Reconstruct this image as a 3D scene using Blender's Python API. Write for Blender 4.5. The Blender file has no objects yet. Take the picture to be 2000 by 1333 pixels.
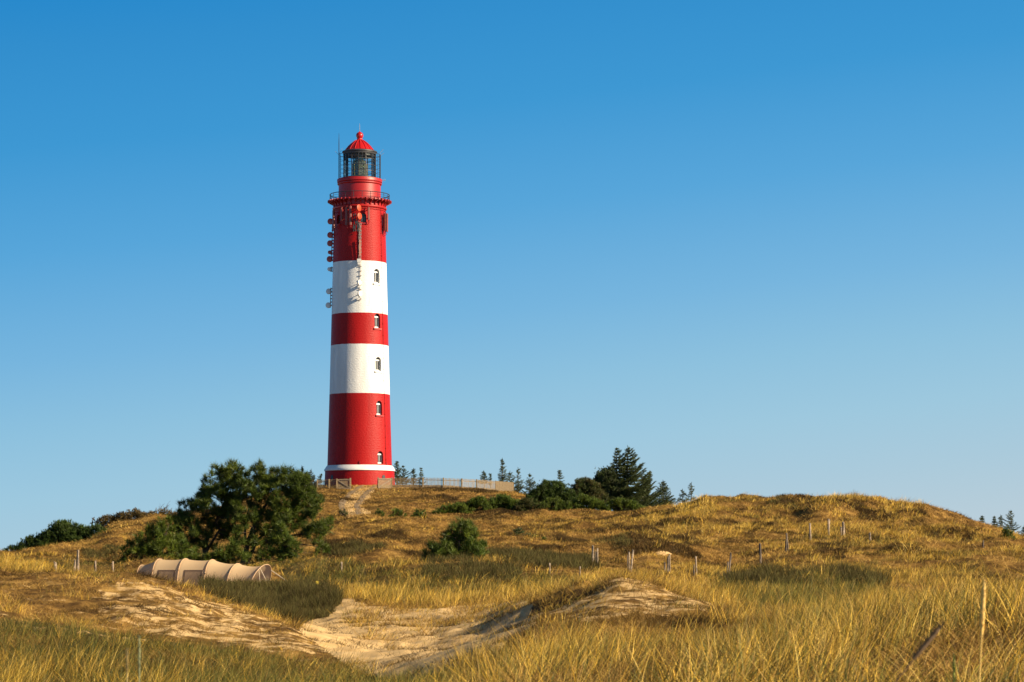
import bpy, bmesh, math, random
import numpy as np
R = math.radians
rng = np.random.default_rng(7)
random.seed(7)
SC = bpy.context.scene
COL = SC.collection

# ------------------------------------------------------------------ camera
F = 5000.0            # focal length in pixels of the 2000 px wide photograph
HY = 1110.0           # row of the horizon
cam_d = bpy.data.cameras.new("camera")
cam_d.sensor_width = 36.0
cam_d.lens = 90.0
cam_d.shift_y = (HY - 666.5) / 2000.0
cam_d.clip_start = 0.5
cam_d.clip_end = 12000
cam_d.dof.use_dof = True
cam_d.dof.focus_distance = 300.0
cam_d.dof.aperture_fstop = 9.0
cam = bpy.data.objects.new("camera", cam_d)
cam.location = (0, 0, 0)
cam.rotation_euler = (R(90), 0, 0)
COL.objects.link(cam)
SC.camera = cam

# ------------------------------------------------------------------ light
EXPO = 1.0
SUN_EL, SUN_AZ = 23.0, 67.5           # azimuth measured from the camera-facing direction towards the right
sdir = (math.cos(R(SUN_EL)) * math.sin(R(SUN_AZ)), -math.cos(R(SUN_EL)) * math.cos(R(SUN_AZ)), math.sin(R(SUN_EL)))
sun_d = bpy.data.lights.new("sun", 'SUN')
sun_d.energy = 5.0
sun_d.angle = R(0.5)
sun_d.color = (1.0, 0.82, 0.57)
sun = bpy.data.objects.new("sun", sun_d)
from mathutils import Vector, Matrix
sun.rotation_euler = Vector(sdir).to_track_quat('Z', 'Y').to_euler()
sun.location = (60, -30, 60)
COL.objects.link(sun)

def lin(c):
    out = []
    for v in c[:3]:
        v = v / 255.0
        out.append(v / 12.92 if v <= 0.04045 else ((v + 0.055) / 1.055) ** 2.4)
    return (*out, 1.0)

world = bpy.data.worlds.new("World")
SC.world = world
world.use_nodes = True
wn, wl = world.node_tree.nodes, world.node_tree.links
wn.clear()
w_out = wn.new('ShaderNodeOutputWorld')
w_bg = wn.new('ShaderNodeBackground')
w_bg.inputs['Strength'].default_value = 2 ** -EXPO
w_sky = wn.new('ShaderNodeTexSky')
w_sky.sky_type = 'NISHITA'
w_sky.sun_disc = False
w_sky.sun_elevation = R(SUN_EL)
w_sky.sun_rotation = math.atan2(sdir[0], sdir[1])
w_sky.air_density = 1.0
w_sky.dust_density = 0.3
w_sky.ozone_density = 2.0
w_sc = wn.new('ShaderNodeVectorMath'); w_sc.operation = 'SCALE'; w_sc.inputs['Scale'].default_value = 0.068
wl.new(w_sky.outputs[0], w_sc.inputs[0])
w_tc = wn.new('ShaderNodeTexCoord')
w_sep = wn.new('ShaderNodeSeparateXYZ')
wl.new(w_tc.outputs['Generated'], w_sep.inputs[0])
w_m = wn.new('ShaderNodeMath'); w_m.operation = 'MULTIPLY_ADD'      # elevation, a little lower towards the sun's side
w_m.inputs[1].default_value = -0.11
wl.new(w_sep.outputs['X'], w_m.inputs[0]); wl.new(w_sep.outputs['Z'], w_m.inputs[2])
w_ramp = wn.new('ShaderNodeValToRGB')
stops = [(0.0, (184, 205, 217)), (0.022, (171, 202, 219)), (0.046, (158, 200, 222)), (0.071, (142, 193, 222)),
         (0.10, (119, 181, 222)), (0.14, (88, 166, 218)), (0.18, (62, 152, 211)), (0.217, (50, 142, 205)), (0.245, (33, 134, 203)), (0.40, (20, 105, 185))]
el = w_ramp.color_ramp.elements
el[0].position = stops[0][0] / 0.5; el[0].color = lin(stops[0][1])
el[1].position = stops[-1][0] / 0.5; el[1].color = lin(stops[-1][1])
for p, c in stops[1:-1]:
    e = el.new(p / 0.5); e.color = lin(c)
w_sc2 = wn.new('ShaderNodeMath'); w_sc2.operation = 'MULTIPLY'; w_sc2.inputs[1].default_value = 2.0
wl.new(w_m.outputs[0], w_sc2.inputs[0]); wl.new(w_sc2.outputs[0], w_ramp.inputs[0])
w_map = wn.new('ShaderNodeMapRange'); w_map.inputs['From Min'].default_value = 0.24; w_map.inputs['From Max'].default_value = 0.5
wl.new(w_sep.outputs['Z'], w_map.inputs['Value'])
w_mix = wn.new('ShaderNodeMix'); w_mix.data_type = 'RGBA'
wl.new(w_map.outputs[0], w_mix.inputs['Factor'])
wl.new(w_ramp.outputs[0], w_mix.inputs[6]); wl.new(w_sc.outputs[0], w_mix.inputs[7])
wl.new(w_mix.outputs[2], w_bg.inputs[0])
wl.new(w_bg.outputs[0], w_out.inputs[0])

SC.view_settings.view_transform = 'Standard'
SC.view_settings.look = 'None'
SC.view_settings.exposure = EXPO
SC.view_settings.gamma = 1.0
SC.render.engine = 'CYCLES'
SC.cycles.use_denoising = True
SC.cycles.max_bounces = 6
SC.cycles.diffuse_bounces = 3
SC.cycles.transparent_max_bounces = 12

# ------------------------------------------------------------------ helpers
def tag(o, label=None, cat=None, group=None, kind=None):
    if label: o["label"] = label
    if cat: o["category"] = cat
    if group: o["group"] = group
    if kind: o["kind"] = kind
    return o

def empty(name, loc, label, cat, group=None, rz=0.0):
    o = bpy.data.objects.new(name, None)
    o.location = loc; o.rotation_euler = (0, 0, rz)
    o.empty_display_size = 0.3
    COL.objects.link(o)
    return tag(o, label, cat, group)

class MB:
    """collects faces, then links them as one mesh object"""
    def __init__(s): s.v = []; s.f = []; s.n = 0; s.cols = []
    def add(s, v, f):
        v = [tuple(p) for p in v]
        s.v += v; s.f += [tuple(i + s.n for i in q) for q in f]; s.n += len(v)
    def box(s, c, size, m=None):
        x, y, z = [a / 2 for a in size]
        v = [Vector((sx * x, sy * y, sz * z)) for sz in (-1, 1) for sy in (-1, 1) for sx in (-1, 1)]
        if m is not None: v = [m @ p for p in v]
        v = [(p[0] + c[0], p[1] + c[1], p[2] + c[2]) for p in v]
        s.add(v, [(0, 2, 3, 1), (4, 5, 7, 6), (0, 1, 5, 4), (2, 6, 7, 3), (0, 4, 6, 2), (1, 3, 7, 5)])
    def bar(s, a, b, w, d=None, up=(0, 0, 1)):
        a, b = Vector(a), Vector(b); d = d or w
        ax = (b - a); L = ax.length; ax.normalize()
        u = Vector(up)
        if abs(ax.dot(u)) > 0.99: u = Vector((0, 1, 0))
        sx = ax.cross(u).normalized(); sy = sx.cross(ax)
        v = []
        for p in (a, b):
            for i, j in ((-1, -1), (1, -1), (1, 1), (-1, 1)):
                v.append(p + sx * (i * w / 2) + sy * (j * d / 2))
        s.add(v, [(0, 3, 2, 1), (4, 5, 6, 7), (0, 1, 5, 4), (1, 2, 6, 5), (2, 3, 7, 6), (3, 0, 4, 7)])
    def tube(s, pts, rad, n=8, cap=True):
        pts = [Vector(p) for p in pts]
        if not hasattr(rad, '__len__'): rad = [rad] * len(pts)
        v = []; f = []
        for i, p in enumerate(pts):
            t = (pts[min(i + 1, len(pts) - 1)] - pts[max(i - 1, 0)]).normalized()
            u = Vector((0, 1, 0)) if abs(t.z) > 0.9 else Vector((0, 0, 1))
            a = t.cross(u).normalized(); b = t.cross(a)
            for k in range(n):
                g = 2 * math.pi * k / n
                v.append(p + a * (rad[i] * math.cos(g)) + b * (rad[i] * math.sin(g)))
        for i in range(len(pts) - 1):
            for k in range(n):
                k2 = (k + 1) % n
                f.append((i * n + k, i * n + k2, (i + 1) * n + k2, (i + 1) * n + k))
        if cap:
            f.append(tuple(range(n))[::-1]); f.append(tuple(range((len(pts) - 1) * n, len(pts) * n)))
        s.add(v, f)
    def lathe(s, prof, n=64, c=(0, 0, 0), m=None, closed=False):
        v = []; f = []
        for r, z in prof:
            for k in range(n):
                g = 2 * math.pi * k / n
                p = Vector((r * math.sin(g), -r * math.cos(g), z))
                if m is not None: p = m @ p
                v.append((p[0] + c[0], p[1] + c[1], p[2] + c[2]))
        m_ = len(prof)
        for i in range(m_ - 1 if not closed else m_):
            i2 = (i + 1) % m_
            for k in range(n):
                k2 = (k + 1) % n
                f.append((i * n + k, i * n + k2, i2 * n + k2, i2 * n + k))
        if not closed:
            if prof[0][0] > 1e-4: f.append(tuple(range(n))[::-1])
            if prof[-1][0] > 1e-4: f.append(tuple(range((m_ - 1) * n, m_ * n)))
        s.add(v, f)
    def build(s, name, mat, parent=None, smooth=None, loc=None):
        me = bpy.data.meshes.new(name)
        me.from_pydata(s.v, [], s.f)
        me.update()
        b_ = bmesh.new(); b_.from_mesh(me); bmesh.ops.recalc_face_normals(b_, faces=b_.faces); b_.to_mesh(me); b_.free()
        if smooth is not None:
            me.polygons.foreach_set('use_smooth', [True] * len(me.polygons))
            me.set_sharp_from_angle(angle=R(smooth))
        me.materials.append(mat)
        o = bpy.data.objects.new(name, me)
        COL.objects.link(o)
        if parent: o.parent = parent
        if loc: o.location = loc
        return o

def np_mesh(name, verts, quads, mat, cols=None, parent=None, tris=False):
    """one mesh object from numpy arrays; cols is one colour per vertex"""
    me = bpy.data.meshes.new(name)
    k = quads.shape[1]
    me.vertices.add(len(verts)); me.vertices.foreach_set('co', verts.astype(np.float32).ravel())
    me.loops.add(quads.size); me.loops.foreach_set('vertex_index', quads.astype(np.int32).ravel())
    me.polygons.add(len(quads))
    me.polygons.foreach_set('loop_start', np.arange(0, quads.size, k, dtype=np.int32))
    me.update(calc_edges=True)
    if cols is not None:
        at = me.color_attributes.new('tint', 'FLOAT_COLOR', 'POINT')
        c4 = np.ones((len(verts), 4), np.float32); c4[:, :3] = cols
        at.data.foreach_set('color', c4.ravel())
    me.materials.append(mat)
    o = bpy.data.objects.new(name, me)
    COL.objects.link(o)
    if parent: o.parent = parent
    return o

def _hash(ix, iy, s):
    h = (ix.astype(np.int64) * 374761393 + iy.astype(np.int64) * 668265263 + s * 974634777) & 0x7fffffff
    h = ((h ^ (h >> 13)) * 1274126177) & 0x7fffffff
    return ((h ^ (h >> 16)) & 0xffff) / 65535.0
def vnoise(x, y, s=0):
    ix, iy = np.floor(x), np.floor(y)
    fx, fy = x - ix, y - iy
    fx = fx * fx * (3 - 2 * fx); fy = fy * fy * (3 - 2 * fy)
    a = _hash(ix, iy, s); b = _hash(ix + 1, iy, s); c = _hash(ix, iy + 1, s); d = _hash(ix + 1, iy + 1, s)
    return (a * (1 - fx) + b * fx) * (1 - fy) + (c * (1 - fx) + d * fx) * fy
def fbm(x, y, s=0, o=3):
    t = 0; a = 0.5; n = 0
    for i in range(o):
        t = t + a * vnoise(x * 2 ** i + 17.3 * i, y * 2 ** i - 9.1 * i, s + i); n += a; a *= 0.5
    return t / n
def inpoly(x, y, poly):
    r = np.zeros(x.shape, bool); j = len(poly) - 1
    for i in range(len(poly)):
        xi, yi = poly[i]; xj, yj = poly[j]
        c = ((yi > y) != (yj > y)) & (x < (xj - xi) * (y - yi) / (yj - yi + 1e-9) + xi)
        r ^= c; j = i
    return r

# ------------------------------------------------------------------ materials
def new_mat(name):
    m = bpy.data.materials.new(name); m.use_nodes = True
    n, l = m.node_tree.nodes, m.node_tree.links
    return m, n, l, n['Principled BSDF']

def paint(name, col, rough=0.5, var=0.12, scale=3.0, bump=0.0, bscale=20.0, metal=0.0, spec=0.5):
    m, n, l, b = new_mat(name)
    tc = n.new('ShaderNodeTexCoord'); no = n.new('ShaderNodeTexNoise')
    no.inputs['Scale'].default_value = scale; no.inputs['Detail'].default_value = 6
    l.new(tc.outputs['Object'], no.inputs['Vector'])
    mp = n.new('ShaderNodeMapRange'); mp.inputs['From Min'].default_value = 0.3; mp.inputs['From Max'].default_value = 0.7
    mp.inputs['To Min'].default_value = 1 - var; mp.inputs['To Max'].default_value = 1 + var
    l.new(no.outputs[0], mp.inputs[0])
    mx = n.new('ShaderNodeVectorMath'); mx.operation = 'SCALE'; mx.inputs[0].default_value = col[:3]
    l.new(mp.outputs[0], mx.inputs['Scale'])
    l.new(mx.outputs[0], b.inputs['Base Color'])
    b.inputs['Roughness'].default_value = rough; b.inputs['Metallic'].default_value = metal
    b.inputs['Specular IOR Level'].default_value = spec
    if bump:
        n2 = n.new('ShaderNodeTexNoise'); n2.inputs['Scale'].default_value = bscale; n2.inputs['Detail'].default_value = 4
        l.new(tc.outputs['Object'], n2.inputs['Vector'])
        bp = n.new('ShaderNodeBump'); bp.inputs['Strength'].default_value = bump; bp.inputs['Distance'].default_value = 0.03
        l.new(n2.outputs[0], bp.inputs['Height']); l.new(bp.outputs[0], b.inputs['Normal'])
    return m

def leafy(name, trans=0.3, rough=0.55, spec=0.25):
    """foliage whose colour comes from the mesh's own tint"""
    m, n, l, b = new_mat(name)
    at = n.new('ShaderNodeAttribute'); at.attribute_name = 'tint'
    l.new(at.outputs['Color'], b.inputs['Base Color'])
    b.inputs['Roughness'].default_value = rough; b.inputs['Specular IOR Level'].default_value = spec
    tr = n.new('ShaderNodeBsdfTranslucent'); l.new(at.outputs['Color'], tr.inputs['Color'])
    mx = n.new('ShaderNodeMixShader'); mx.inputs[0].default_value = trans
    l.new(b.outputs[0], mx.inputs[1]); l.new(tr.outputs[0], mx.inputs[2])
    l.new(mx.outputs[0], n['Material Output'].inputs['Surface'])
    return m

RED = (0.33, 0.006, 0.006)
WHITE = (0.68, 0.68, 0.665)
M_red = paint('red_paint', RED, 0.45, 0.10, 1.5, 0.25, 8.0)
M_reddark = paint('dark_red', (0.28, 0.008, 0.010), 0.5, 0.15, 4.0)  # on the gallery deck and brackets this darker red stands in for shade
M_dome = paint('dome_red', (0.40, 0.008, 0.009), 0.35, 0.08, 2.0)
M_white = paint('white_paint', WHITE, 0.5, 0.05, 2.0, 0.2, 8.0)
M_dark = paint('dark_iron', (0.03, 0.03, 0.035), 0.5, 0.2, 5.0)
M_glassdark = paint('window_pane', (0.05, 0.055, 0.06), 0.12, 0.2, 3.0)
M_frame = paint('window_frame', (0.75, 0.75, 0.72), 0.5, 0.05)
M_steel = paint('weathered_steel', (0.30, 0.27, 0.25), 0.5, 0.25, 9.0)
M_lens = paint('lens_glass', (0.34, 0.35, 0.27), 0.12, 0.35, 6.0, 0.0, 20, 0.6)
M_brass = paint('brass', (0.5, 0.36, 0.12), 0.25, 0.2, 8.0, metal=0.9)
M_wood = paint('weathered_wood', (0.26, 0.20, 0.14), 0.8, 0.35, 6.0)
M_woodpost = paint('grey_post_wood', (0.26, 0.20, 0.14), 0.85, 0.45, 9.0, 0.6, 30)
M_tent = leafy('tan_canvas', 0.42, 0.8, 0.1)
M_tentnet = paint('brown_window_mesh', (0.26, 0.17, 0.10), 0.8, 0.15, 8.0)
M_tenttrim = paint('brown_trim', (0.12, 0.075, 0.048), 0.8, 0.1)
M_rope = paint('pale_guy_line', (0.62, 0.52, 0.38), 0.8, 0.1)
M_bark = paint('pine_bark', (0.060, 0.042, 0.030), 0.9, 0.4, 8.0, 0.6, 25)
M_needle = leafy('pine_needles', 0.18, 0.5, 0.3)
M_grass = leafy('marram_blades', 0.12, 0.5, 0.12)
M_heath = leafy('heath_twigs', 0.2, 0.7, 0.1)
M_yellow = paint('yellow_paint', (0.75, 0.55, 0.06), 0.6, 0.1)

# ------------------------------------------------------------------ terrain: ground profile per bearing
LAYERS = [
 # each: list of (px, D, py)
 [(-800,7,2200),(900,7,2300),(1400,7,2030),(2800,7,2030)],
 [(-800,40,1358),(0,40,1358),(700,38,1385),(850,34,1380),(1000,24,1348),(1300,21,1348),(2000,19,1345),(2800,19,1345)],
 [(-800,48,1296),(0,48,1294),(300,48,1308),(500,48,1332),(700,46,1368),(850,41,1370),(950,39,1345),(1000,38,1325),(1100,42,1292),(1200,45,1270),(1400,45,1262),(1500,38,1262),(1600,32,1262),(1800,24,1268),(2000,22.5,1268),(2800,22,1275)],
 [(-800,58,1230),(0,58,1232),(300,58,1258),(500,57,1288),(650,56,1310),(750,52,1316),(850,50,1294),(950,51,1260),(1000,53,1242),(1045,56,1212),(1100,60,1192),(1150,63,1160),(1180,65,1136),(1210,65,1126),(1280,65,1136),(1350,61,1164),(1400,58,1190),(1450,52,1222),(1600,40,1218),(1800,30,1212),(2000,26,1208),(2800,26,1215)],
 [(-800,78,1130),(0,78,1132),(250,78,1130),(330,78,1142),(400,76,1165),(480,73,1190),(560,70,1218),(640,66,1252),(720,62,1275),(800,60,1276),(860,60,1272),(950,62,1250),(1000,64,1230),(1045,66,1210),(1100,67,1190),(1140,67.5,1166),(1200,72,1160),(1300,72,1175),(1450,70,1190),(1600,62,1200),(1800,50,1216),(2000,45,1216),(2800,45,1216)],
 [(-800,85,1145),(250,85,1146),(400,84,1185),(480,83,1205),(560,82,1222),(620,80,1232),(720,77,1238),(850,77,1234),(950,75,1216),(1000,72,1192),(1045,69.5,1182),(1100,70,1161),(1150,70.5,1146),(1200,78,1150),(1300,80,1168),(1450,80,1180),(1800,70,1200),(2000,70,1200),(2800,70,1200)],
 [(-800,96,1132),(0,96,1132),(250,96,1148),(400,96,1182),(560,96,1205),(640,95,1192),(700,94,1186),(900,93,1182),(1000,93,1172),(1050,92,1168),(1150,92,1150),(1210,92,1148),(1400,92,1163),(1600,92,1168),(1800,92,1178),(2000,92,1184),(2800,92,1184)],
 [(-800,112,1118),(0,112,1122),(250,112,1152),(400,112,1160),(560,112,1160),(650,112,1152),(800,111,1150),(1000,111,1148),(1150,111,1138),(1300,111,1138),(1500,110,1145),(1700,110,1150),(2000,110,1155),(2800,110,1158)],
 [(-800,126,1112),(0,126,1114),(250,126,1150),(420,126,1152),(550,126,1150),(650,125,1130),(800,123,1116),(900,123,1106),(1000,123,1110),(1150,123,1118),(1300,123,1124),(1500,123,1125),(1700,123,1126),(2000,123,1132),(2800,123,1138)],
 [(-800,142,1106),(0,142,1108),(250,142,1116),(500,142,1112),(700,141,1100),(850,140,1098),(1000,140,1092),(1160,140,1106),(1300,140,1112),(1450,140,1110),(1600,140,1102),(1800,140,1104),(2000,140,1110),(2800,140,1120)],
 [(-800,162,1092),(0,162,1094),(150,162,1092),(300,162,1094),(500,162,1094),(600,162,1088),(700,162,1080),(900,160,1072),(1050,160,1065),(1200,160,1062),(1300,160,1066),(1450,160,1085),(1550,162,1072),(1700,160,1076),(2000,160,1090),(2800,160,1110)],
 [(-800,195,1090),(0,195,1086),(70,195,1082),(240,195,1062),(400,195,1055),(600,195,1052),(800,195,1046),(1000,195,1036),(1200,195,1032),(1300,195,1036),(1400,195,1022),(1580,195,1032),(1650,195,1032),(1800,195,1046),(2000,195,1072),(2800,195,1110)],
 [(-800,216,1094),(0,216,1089),(70,216,1080),(140,216,1068),(240,216,1047),(350,216,1040),(600,226,1022),(700,228,1014),(780,228,1016),(850,230,1021),(1000,232,1019),(1150,232,1015),(1250,232,1007),(1300,230,997),(1345,228,981),(1390,227,972),(1440,226,970),(1500,225,970),(1560,224,965),(1585,224,964),(1612,222,967),(1660,221,968),(1700,220,973),(1740,220,984),(1780,220,998),(1850,218,1007),(1885,217,1018),(1920,216,1026),(1950,215,1036),(2000,214,1056),(2100,214,1072),(2200,214,1084),(2800,214,1110)],
 [(-800,250,1100),(0,250,1096),(100,250,1085),(165,250,1066),(188,250,1046),(204,250,1026),(230,250,1016),(270,250,1011),(345,250,1007),(500,250,1005),(650,250,1007),(860,252,1011),(1000,252,1009),(1250,252,1006),(1350,252,1000),(1560,252,990),(1700,252,1000),(1850,250,1020),(2000,250,1070),(2800,250,1110)],
 [(-800,272,1104),(0,272,1102),(100,272,1092),(200,272,1050),(345,272,1008),(500,272,990),(600,272,980),(700,272,980),(850,272,982),(1000,272,985),(1060,272,993),(1150,272,1003),(1300,272,1006),(1600,272,1010),(2000,272,1080),(2800,272,1110)],
 [(-800,290,1106),(0,290,1105),(200,290,1060),(345,290,1014),(500,290,974),(600,290,958),(740,290,956),(900,290,957),(1003,290,964),(1060,290,980),(1150,290,1003),(1300,290,1010),(2000,290,1085),(2800,290,1110)],
 [(-800,305,1108),(0,305,1108),(200,305,1070),(345,305,1022),(500,305,970),(600,305,951),(703,305,947),(850,305,951),(1000,305,961),(1060,305,985),(1150,305,1005),(1300,305,1015),(2000,305,1090),(2800,305,1110)],
 [(-800,325,1110),(0,325,1112),(345,325,1040),(500,325,980),(600,325,958),(850,325,960),(1000,325,972),(1100,325,1010),(1300,325,1025),(2000,325,1098),(2800,325,1111)],
 [(-800,390,1112),(600,390,1080),(900,390,1080),(1300,390,1095),(2800,390,1112)],
 [(-800,900,1128),(2800,900,1128)],
 [(-800,6000,1114),(2800,6000,1114)],
]
GPX = np.arange(-700, 2701, 6.0)
NR = 1500
GLD = np.linspace(math.log(7.5), math.log(5800.0), NR)
# denser rows up to 330 m
lo = np.linspace(math.log(7.5), math.log(335.0), 1320); hi = np.linspace(math.log(335.0), math.log(5800.0), 121)[1:]
GLD = np.concatenate([lo, hi]); NR = len(GLD)
GD = np.exp(GLD)

def pchip(x, y, q):
    h = np.diff(x); d = np.diff(y) / h
    m = np.zeros_like(y)
    s = d[:-1] * d[1:] > 0
    w1 = 2 * h[1:] + h[:-1]; w2 = h[1:] + 2 * h[:-1]
    with np.errstate(divide='ignore', invalid='ignore'):
        mm = (w1 + w2) / (w1 / d[:-1] + w2 / d[1:])
    m[1:-1] = np.where(s, mm, 0)
    m[0] = d[0]; m[-1] = d[-1]
    i = np.clip(np.searchsorted(x, q) - 1, 0, len(h) - 1)
    t = (q - x[i]) / h[i]
    return ((1 + 2 * t) * (1 - t) ** 2 * y[i] + t * (1 - t) ** 2 * h[i] * m[i] + t * t * (3 - 2 * t) * y[i + 1] + t * t * (t - 1) * h[i] * m[i + 1])

kD = np.array([np.interp(GPX, [p[0] for p in L], [p[1] for p in L]) for L in LAYERS])
kP = np.array([np.interp(GPX, [p[0] for p in L], [p[2] for p in L]) for L in LAYERS])
ker = np.exp(-0.5 * (np.arange(-6, 7) / 2.2) ** 2); ker /= ker.sum()
def sm(a): return np.array([np.convolve(np.pad(r, 6, mode='edge'), ker, mode='valid') for r in a])
kD, kP = sm(kD), sm(kP)
GPY = np.empty((NR, len(GPX)))
for j in range(len(GPX)):
    GPY[:, j] = pchip(np.log(kD[:, j]), kP[:, j], GLD)
GZ = (HY - GPY) / F * GD[:, None]
GX = (GPX[None, :] - 1000) / F * GD[:, None]
GYY = np.repeat(GD[:, None], len(GPX), 1)
# natural unevenness, calmer on the lighthouse hilltop and near the tent
calm = np.ones_like(GZ)
calm *= 1 - 0.85 * np.exp(-(((GX + 18) / 14) ** 2 + ((GYY - 302) / 14) ** 2))
calm *= 1 - 0.8 * np.exp(-(((GX + 15) / 6) ** 2 + ((GYY - 126) / 6) ** 2))
cor = np.exp(-(((GX / GYY * F + 1000) - 700) / 34) ** 2) * (GYY > 236) * (GYY < 303)
calm *= 1 - 0.9 * cor
amp = np.clip(GD / 130, 0.2, 1.1)[:, None] * calm
GZ += amp * (0.85 * (fbm(GX / 7, GYY / 8, 3, 3) - 0.5) + 0.62 * (fbm(GX / 2.3, GYY / 2.6, 9, 3) - 0.5))
far_ = np.clip((GYY - 120) / 40, 0, 1) * np.clip((262 - GYY) / 20, 0, 1)
hum = fbm(GX / 4.2, GYY / 5.0, 15, 2)
GZ += far_ * (0.9 * np.clip(hum - 0.52, 0, 1) * 2.2 - 0.25 + 0.5 * (fbm(GX / 15, GYY / 18, 19, 2) - .5))
fine = np.clip(GD / 60, 0.3, 1.0)[:, None] * calm
GZ += fine * 0.10 * (fbm(GX / 0.5, GYY / 0.6, 21, 2) - 0.5)
bump_ = np.exp(-((GYY - 72) / 20) ** 2) * (GX < 6)
GZ += bump_ * (0.16 * (np.abs(fbm(GX / 1.3, GYY / 2.2, 51, 3) - 0.5) * -2 + 0.3) + 0.09 * (fbm(GX / 0.45, GYY / 0.7, 52, 2) - 0.5))
GPY = HY - GZ * F / GYY
# how far below the skyline of nearer ground each point lies (pixels)
RUN = np.minimum.accumulate(GPY, axis=0)
BELOW = GPY - np.vstack([np.full((1, len(GPX)), 9999.0), RUN[:-1]])

def grid_at(A, x, y):
    px = 1000 + x / y * F
    c = np.clip((px - GPX[0]) / 6.0, 0, len(GPX) - 1.001)
    r = np.interp(np.log(y), GLD, np.arange(NR))
    r = np.clip(r, 0, NR - 1.001)
    i, j = r.astype(int), c.astype(int); a, b = r - i, c - j
    return (A[i, j] * (1 - b) + A[i, j + 1] * b) * (1 - a) + (A[i + 1, j] * (1 - b) + A[i + 1, j + 1] * b) * a
def gz(x, y):
    return float(grid_at(GZ, np.array([float(x)]), np.array([float(y)]))[0])
def hit(px, py, d0, d1):
    """where the ground between distances d0 and d1 shows at row py in column px"""
    j = int(round((px - GPX[0]) / 6))
    best = None
    for i in range(NR):
        if d0 <= GD[i] <= d1 and GPY[i, j] <= py:
            best = GD[i]; break
    if best is None:
        i = [k for k in range(NR) if d0 <= GD[k] <= d1]
        best = GD[i[int(np.argmin(GPY[i, j]))]]
    x = (px - 1000) / F * best
    return x, best, gz(x, best)

# cover of the ground, painted on the ground itself by region
def wob(px, py, D, s, a=7.0):
    k = 5000.0 / D
    return px + (fbm(px / 22, py / 9, s, 2) - 0.5) * 2 * a, py + (fbm(px / 25, py / 8, s + 5, 2) - 0.5) * a
P_BLOW = [(585,1228),(630,1190),(618,1148),(640,1138),(690,1146),(690,1170),(720,1182),(830,1190),(950,1180),(1010,1172),(1042,1178),(1060,1195),(1048,1220),(1000,1248),(960,1285),(900,1325),(790,1335),(720,1318),(660,1288),(610,1248)]
P_CAP = [(1060,1205),(1120,1172),(1170,1145),(1205,1124),(1240,1126),(1300,1146),(1345,1166),(1420,1186),(1330,1196),(1250,1204),(1160,1214)]
P_MOUND = [(-100,1128),(250,1126),(330,1138),(400,1162),(480,1186),(560,1214),(660,1256),(730,1290),(720,1322),(560,1300),(430,1282),(300,1268),(180,1250),(60,1236),(-100,1228)]
P_MOUNDSAND = [(190,1150),(260,1136),(330,1146),(400,1172),(560,1222),(660,1268),(600,1280),(430,1262),(300,1240),(200,1210)]
P_PATCH = [(1281,1075),(1318,1073),(1330,1079),(1312,1084),(1284,1083)]
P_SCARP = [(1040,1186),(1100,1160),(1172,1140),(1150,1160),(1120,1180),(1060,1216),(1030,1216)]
P_TRACKL = [(700,946),(716,946),(690,975),(676,1000),(668,1006),(655,1006),(668,975)]
SAND = np.zeros_like(GZ); GREEN = np.zeros_like(GZ); DARK = np.zeros_like(GZ)
PXG = np.repeat(GPX[None, :], NR, 0)
wx, wy = wob(PXG, GPY, GYY, 31)
near = GYY < 100
SAND[inpoly(wx, wy, P_BLOW) & (GYY > 46) & near] = 0.74
m = inpoly(wx, wy, [(585,1228),(625,1196),(618,1148),(690,1146),(660,1200),(700,1240),(760,1268),(880,1262),(960,1232),(1000,1205),(1056,1196),(1048,1214),(1000,1238),(950,1262),(890,1318),(790,1330),(720,1310),(660,1280),(610,1246)]) & (GYY > 46) & near; SAND[m] = 0.98
wx2, wy2 = wob(PXG, GPY, GYY, 47, 20.0)
m = inpoly(wx2, wy2, P_CAP) & (GYY > 46) & (GYY < 72); SAND[m] = np.maximum(SAND[m], 0.47)
m = inpoly(wx, wy, P_MOUND) & (GYY > 50) & near; SAND[m] = np.maximum(SAND[m], 0.27)
m = inpoly(wx, wy, P_MOUNDSAND) & (GYY > 50) & near; SAND[m] = np.maximum(SAND[m], 0.46)
SAND[inpoly(wx, wy, P_PATCH) & (GYY > 130) & (GYY < 200)] = 1.0
m = inpoly(wx, wy, [(690,1030),(676,1008),(666,985),(690,950),(744,948),(722,966),(708,985),(728,1008),(742,1030)]) & (GYY > 228); SAND[m] = np.maximum(SAND[m], 0.74)
# cliff lip in the foreground dune: root brown, with its shade painted in
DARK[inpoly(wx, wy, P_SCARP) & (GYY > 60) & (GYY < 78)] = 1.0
P_GREEN = [
 ([(-100,1206),(60,1214),(180,1230),(300,1250),(430,1268),(560,1290),(720,1318),(880,1330),(860,1400),(-100,1400)], 36, 64, 0.85),
 ([(-100,1085),(110,1090),(240,1100),(255,1128),(120,1124),(-100,1105)], 90, 165, 0.5),
 ([(540,1088),(690,1092),(720,1140),(620,1150),(560,1140)], 96, 150, 0.8),
 ([(700,1110),(820,1115),(1060,1120),(1150,1130),(1150,1165),(1000,1172),(760,1172),(690,1150)], 90, 128, 0.55),
 ([(1000,1070),(1100,1080),(1180,1102),(1170,1116),(1060,1110),(990,1092)], 118, 150, 0.8),
 ([(1380,1120),(1460,1130),(1720,1128),(1720,1165),(1600,1200),(1460,1190),(1390,1150)], 70, 130, 0.8),
 ([(1560,1030),(1680,1035),(1760,1055),(1700,1075),(1580,1060)], 150, 215, 0.3),
 ([(560,1040),(640,1100),(560,1110),(300,1110),(280,1080)], 140, 180, 0.5),
]
for poly, d0, d1, v in P_GREEN:
    m = inpoly(wx, wy, poly) & (GYY > d0) & (GYY < d1); GREEN[m] = np.maximum(GREEN[m], v)
DARK = np.maximum(DARK, 0.0)

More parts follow.
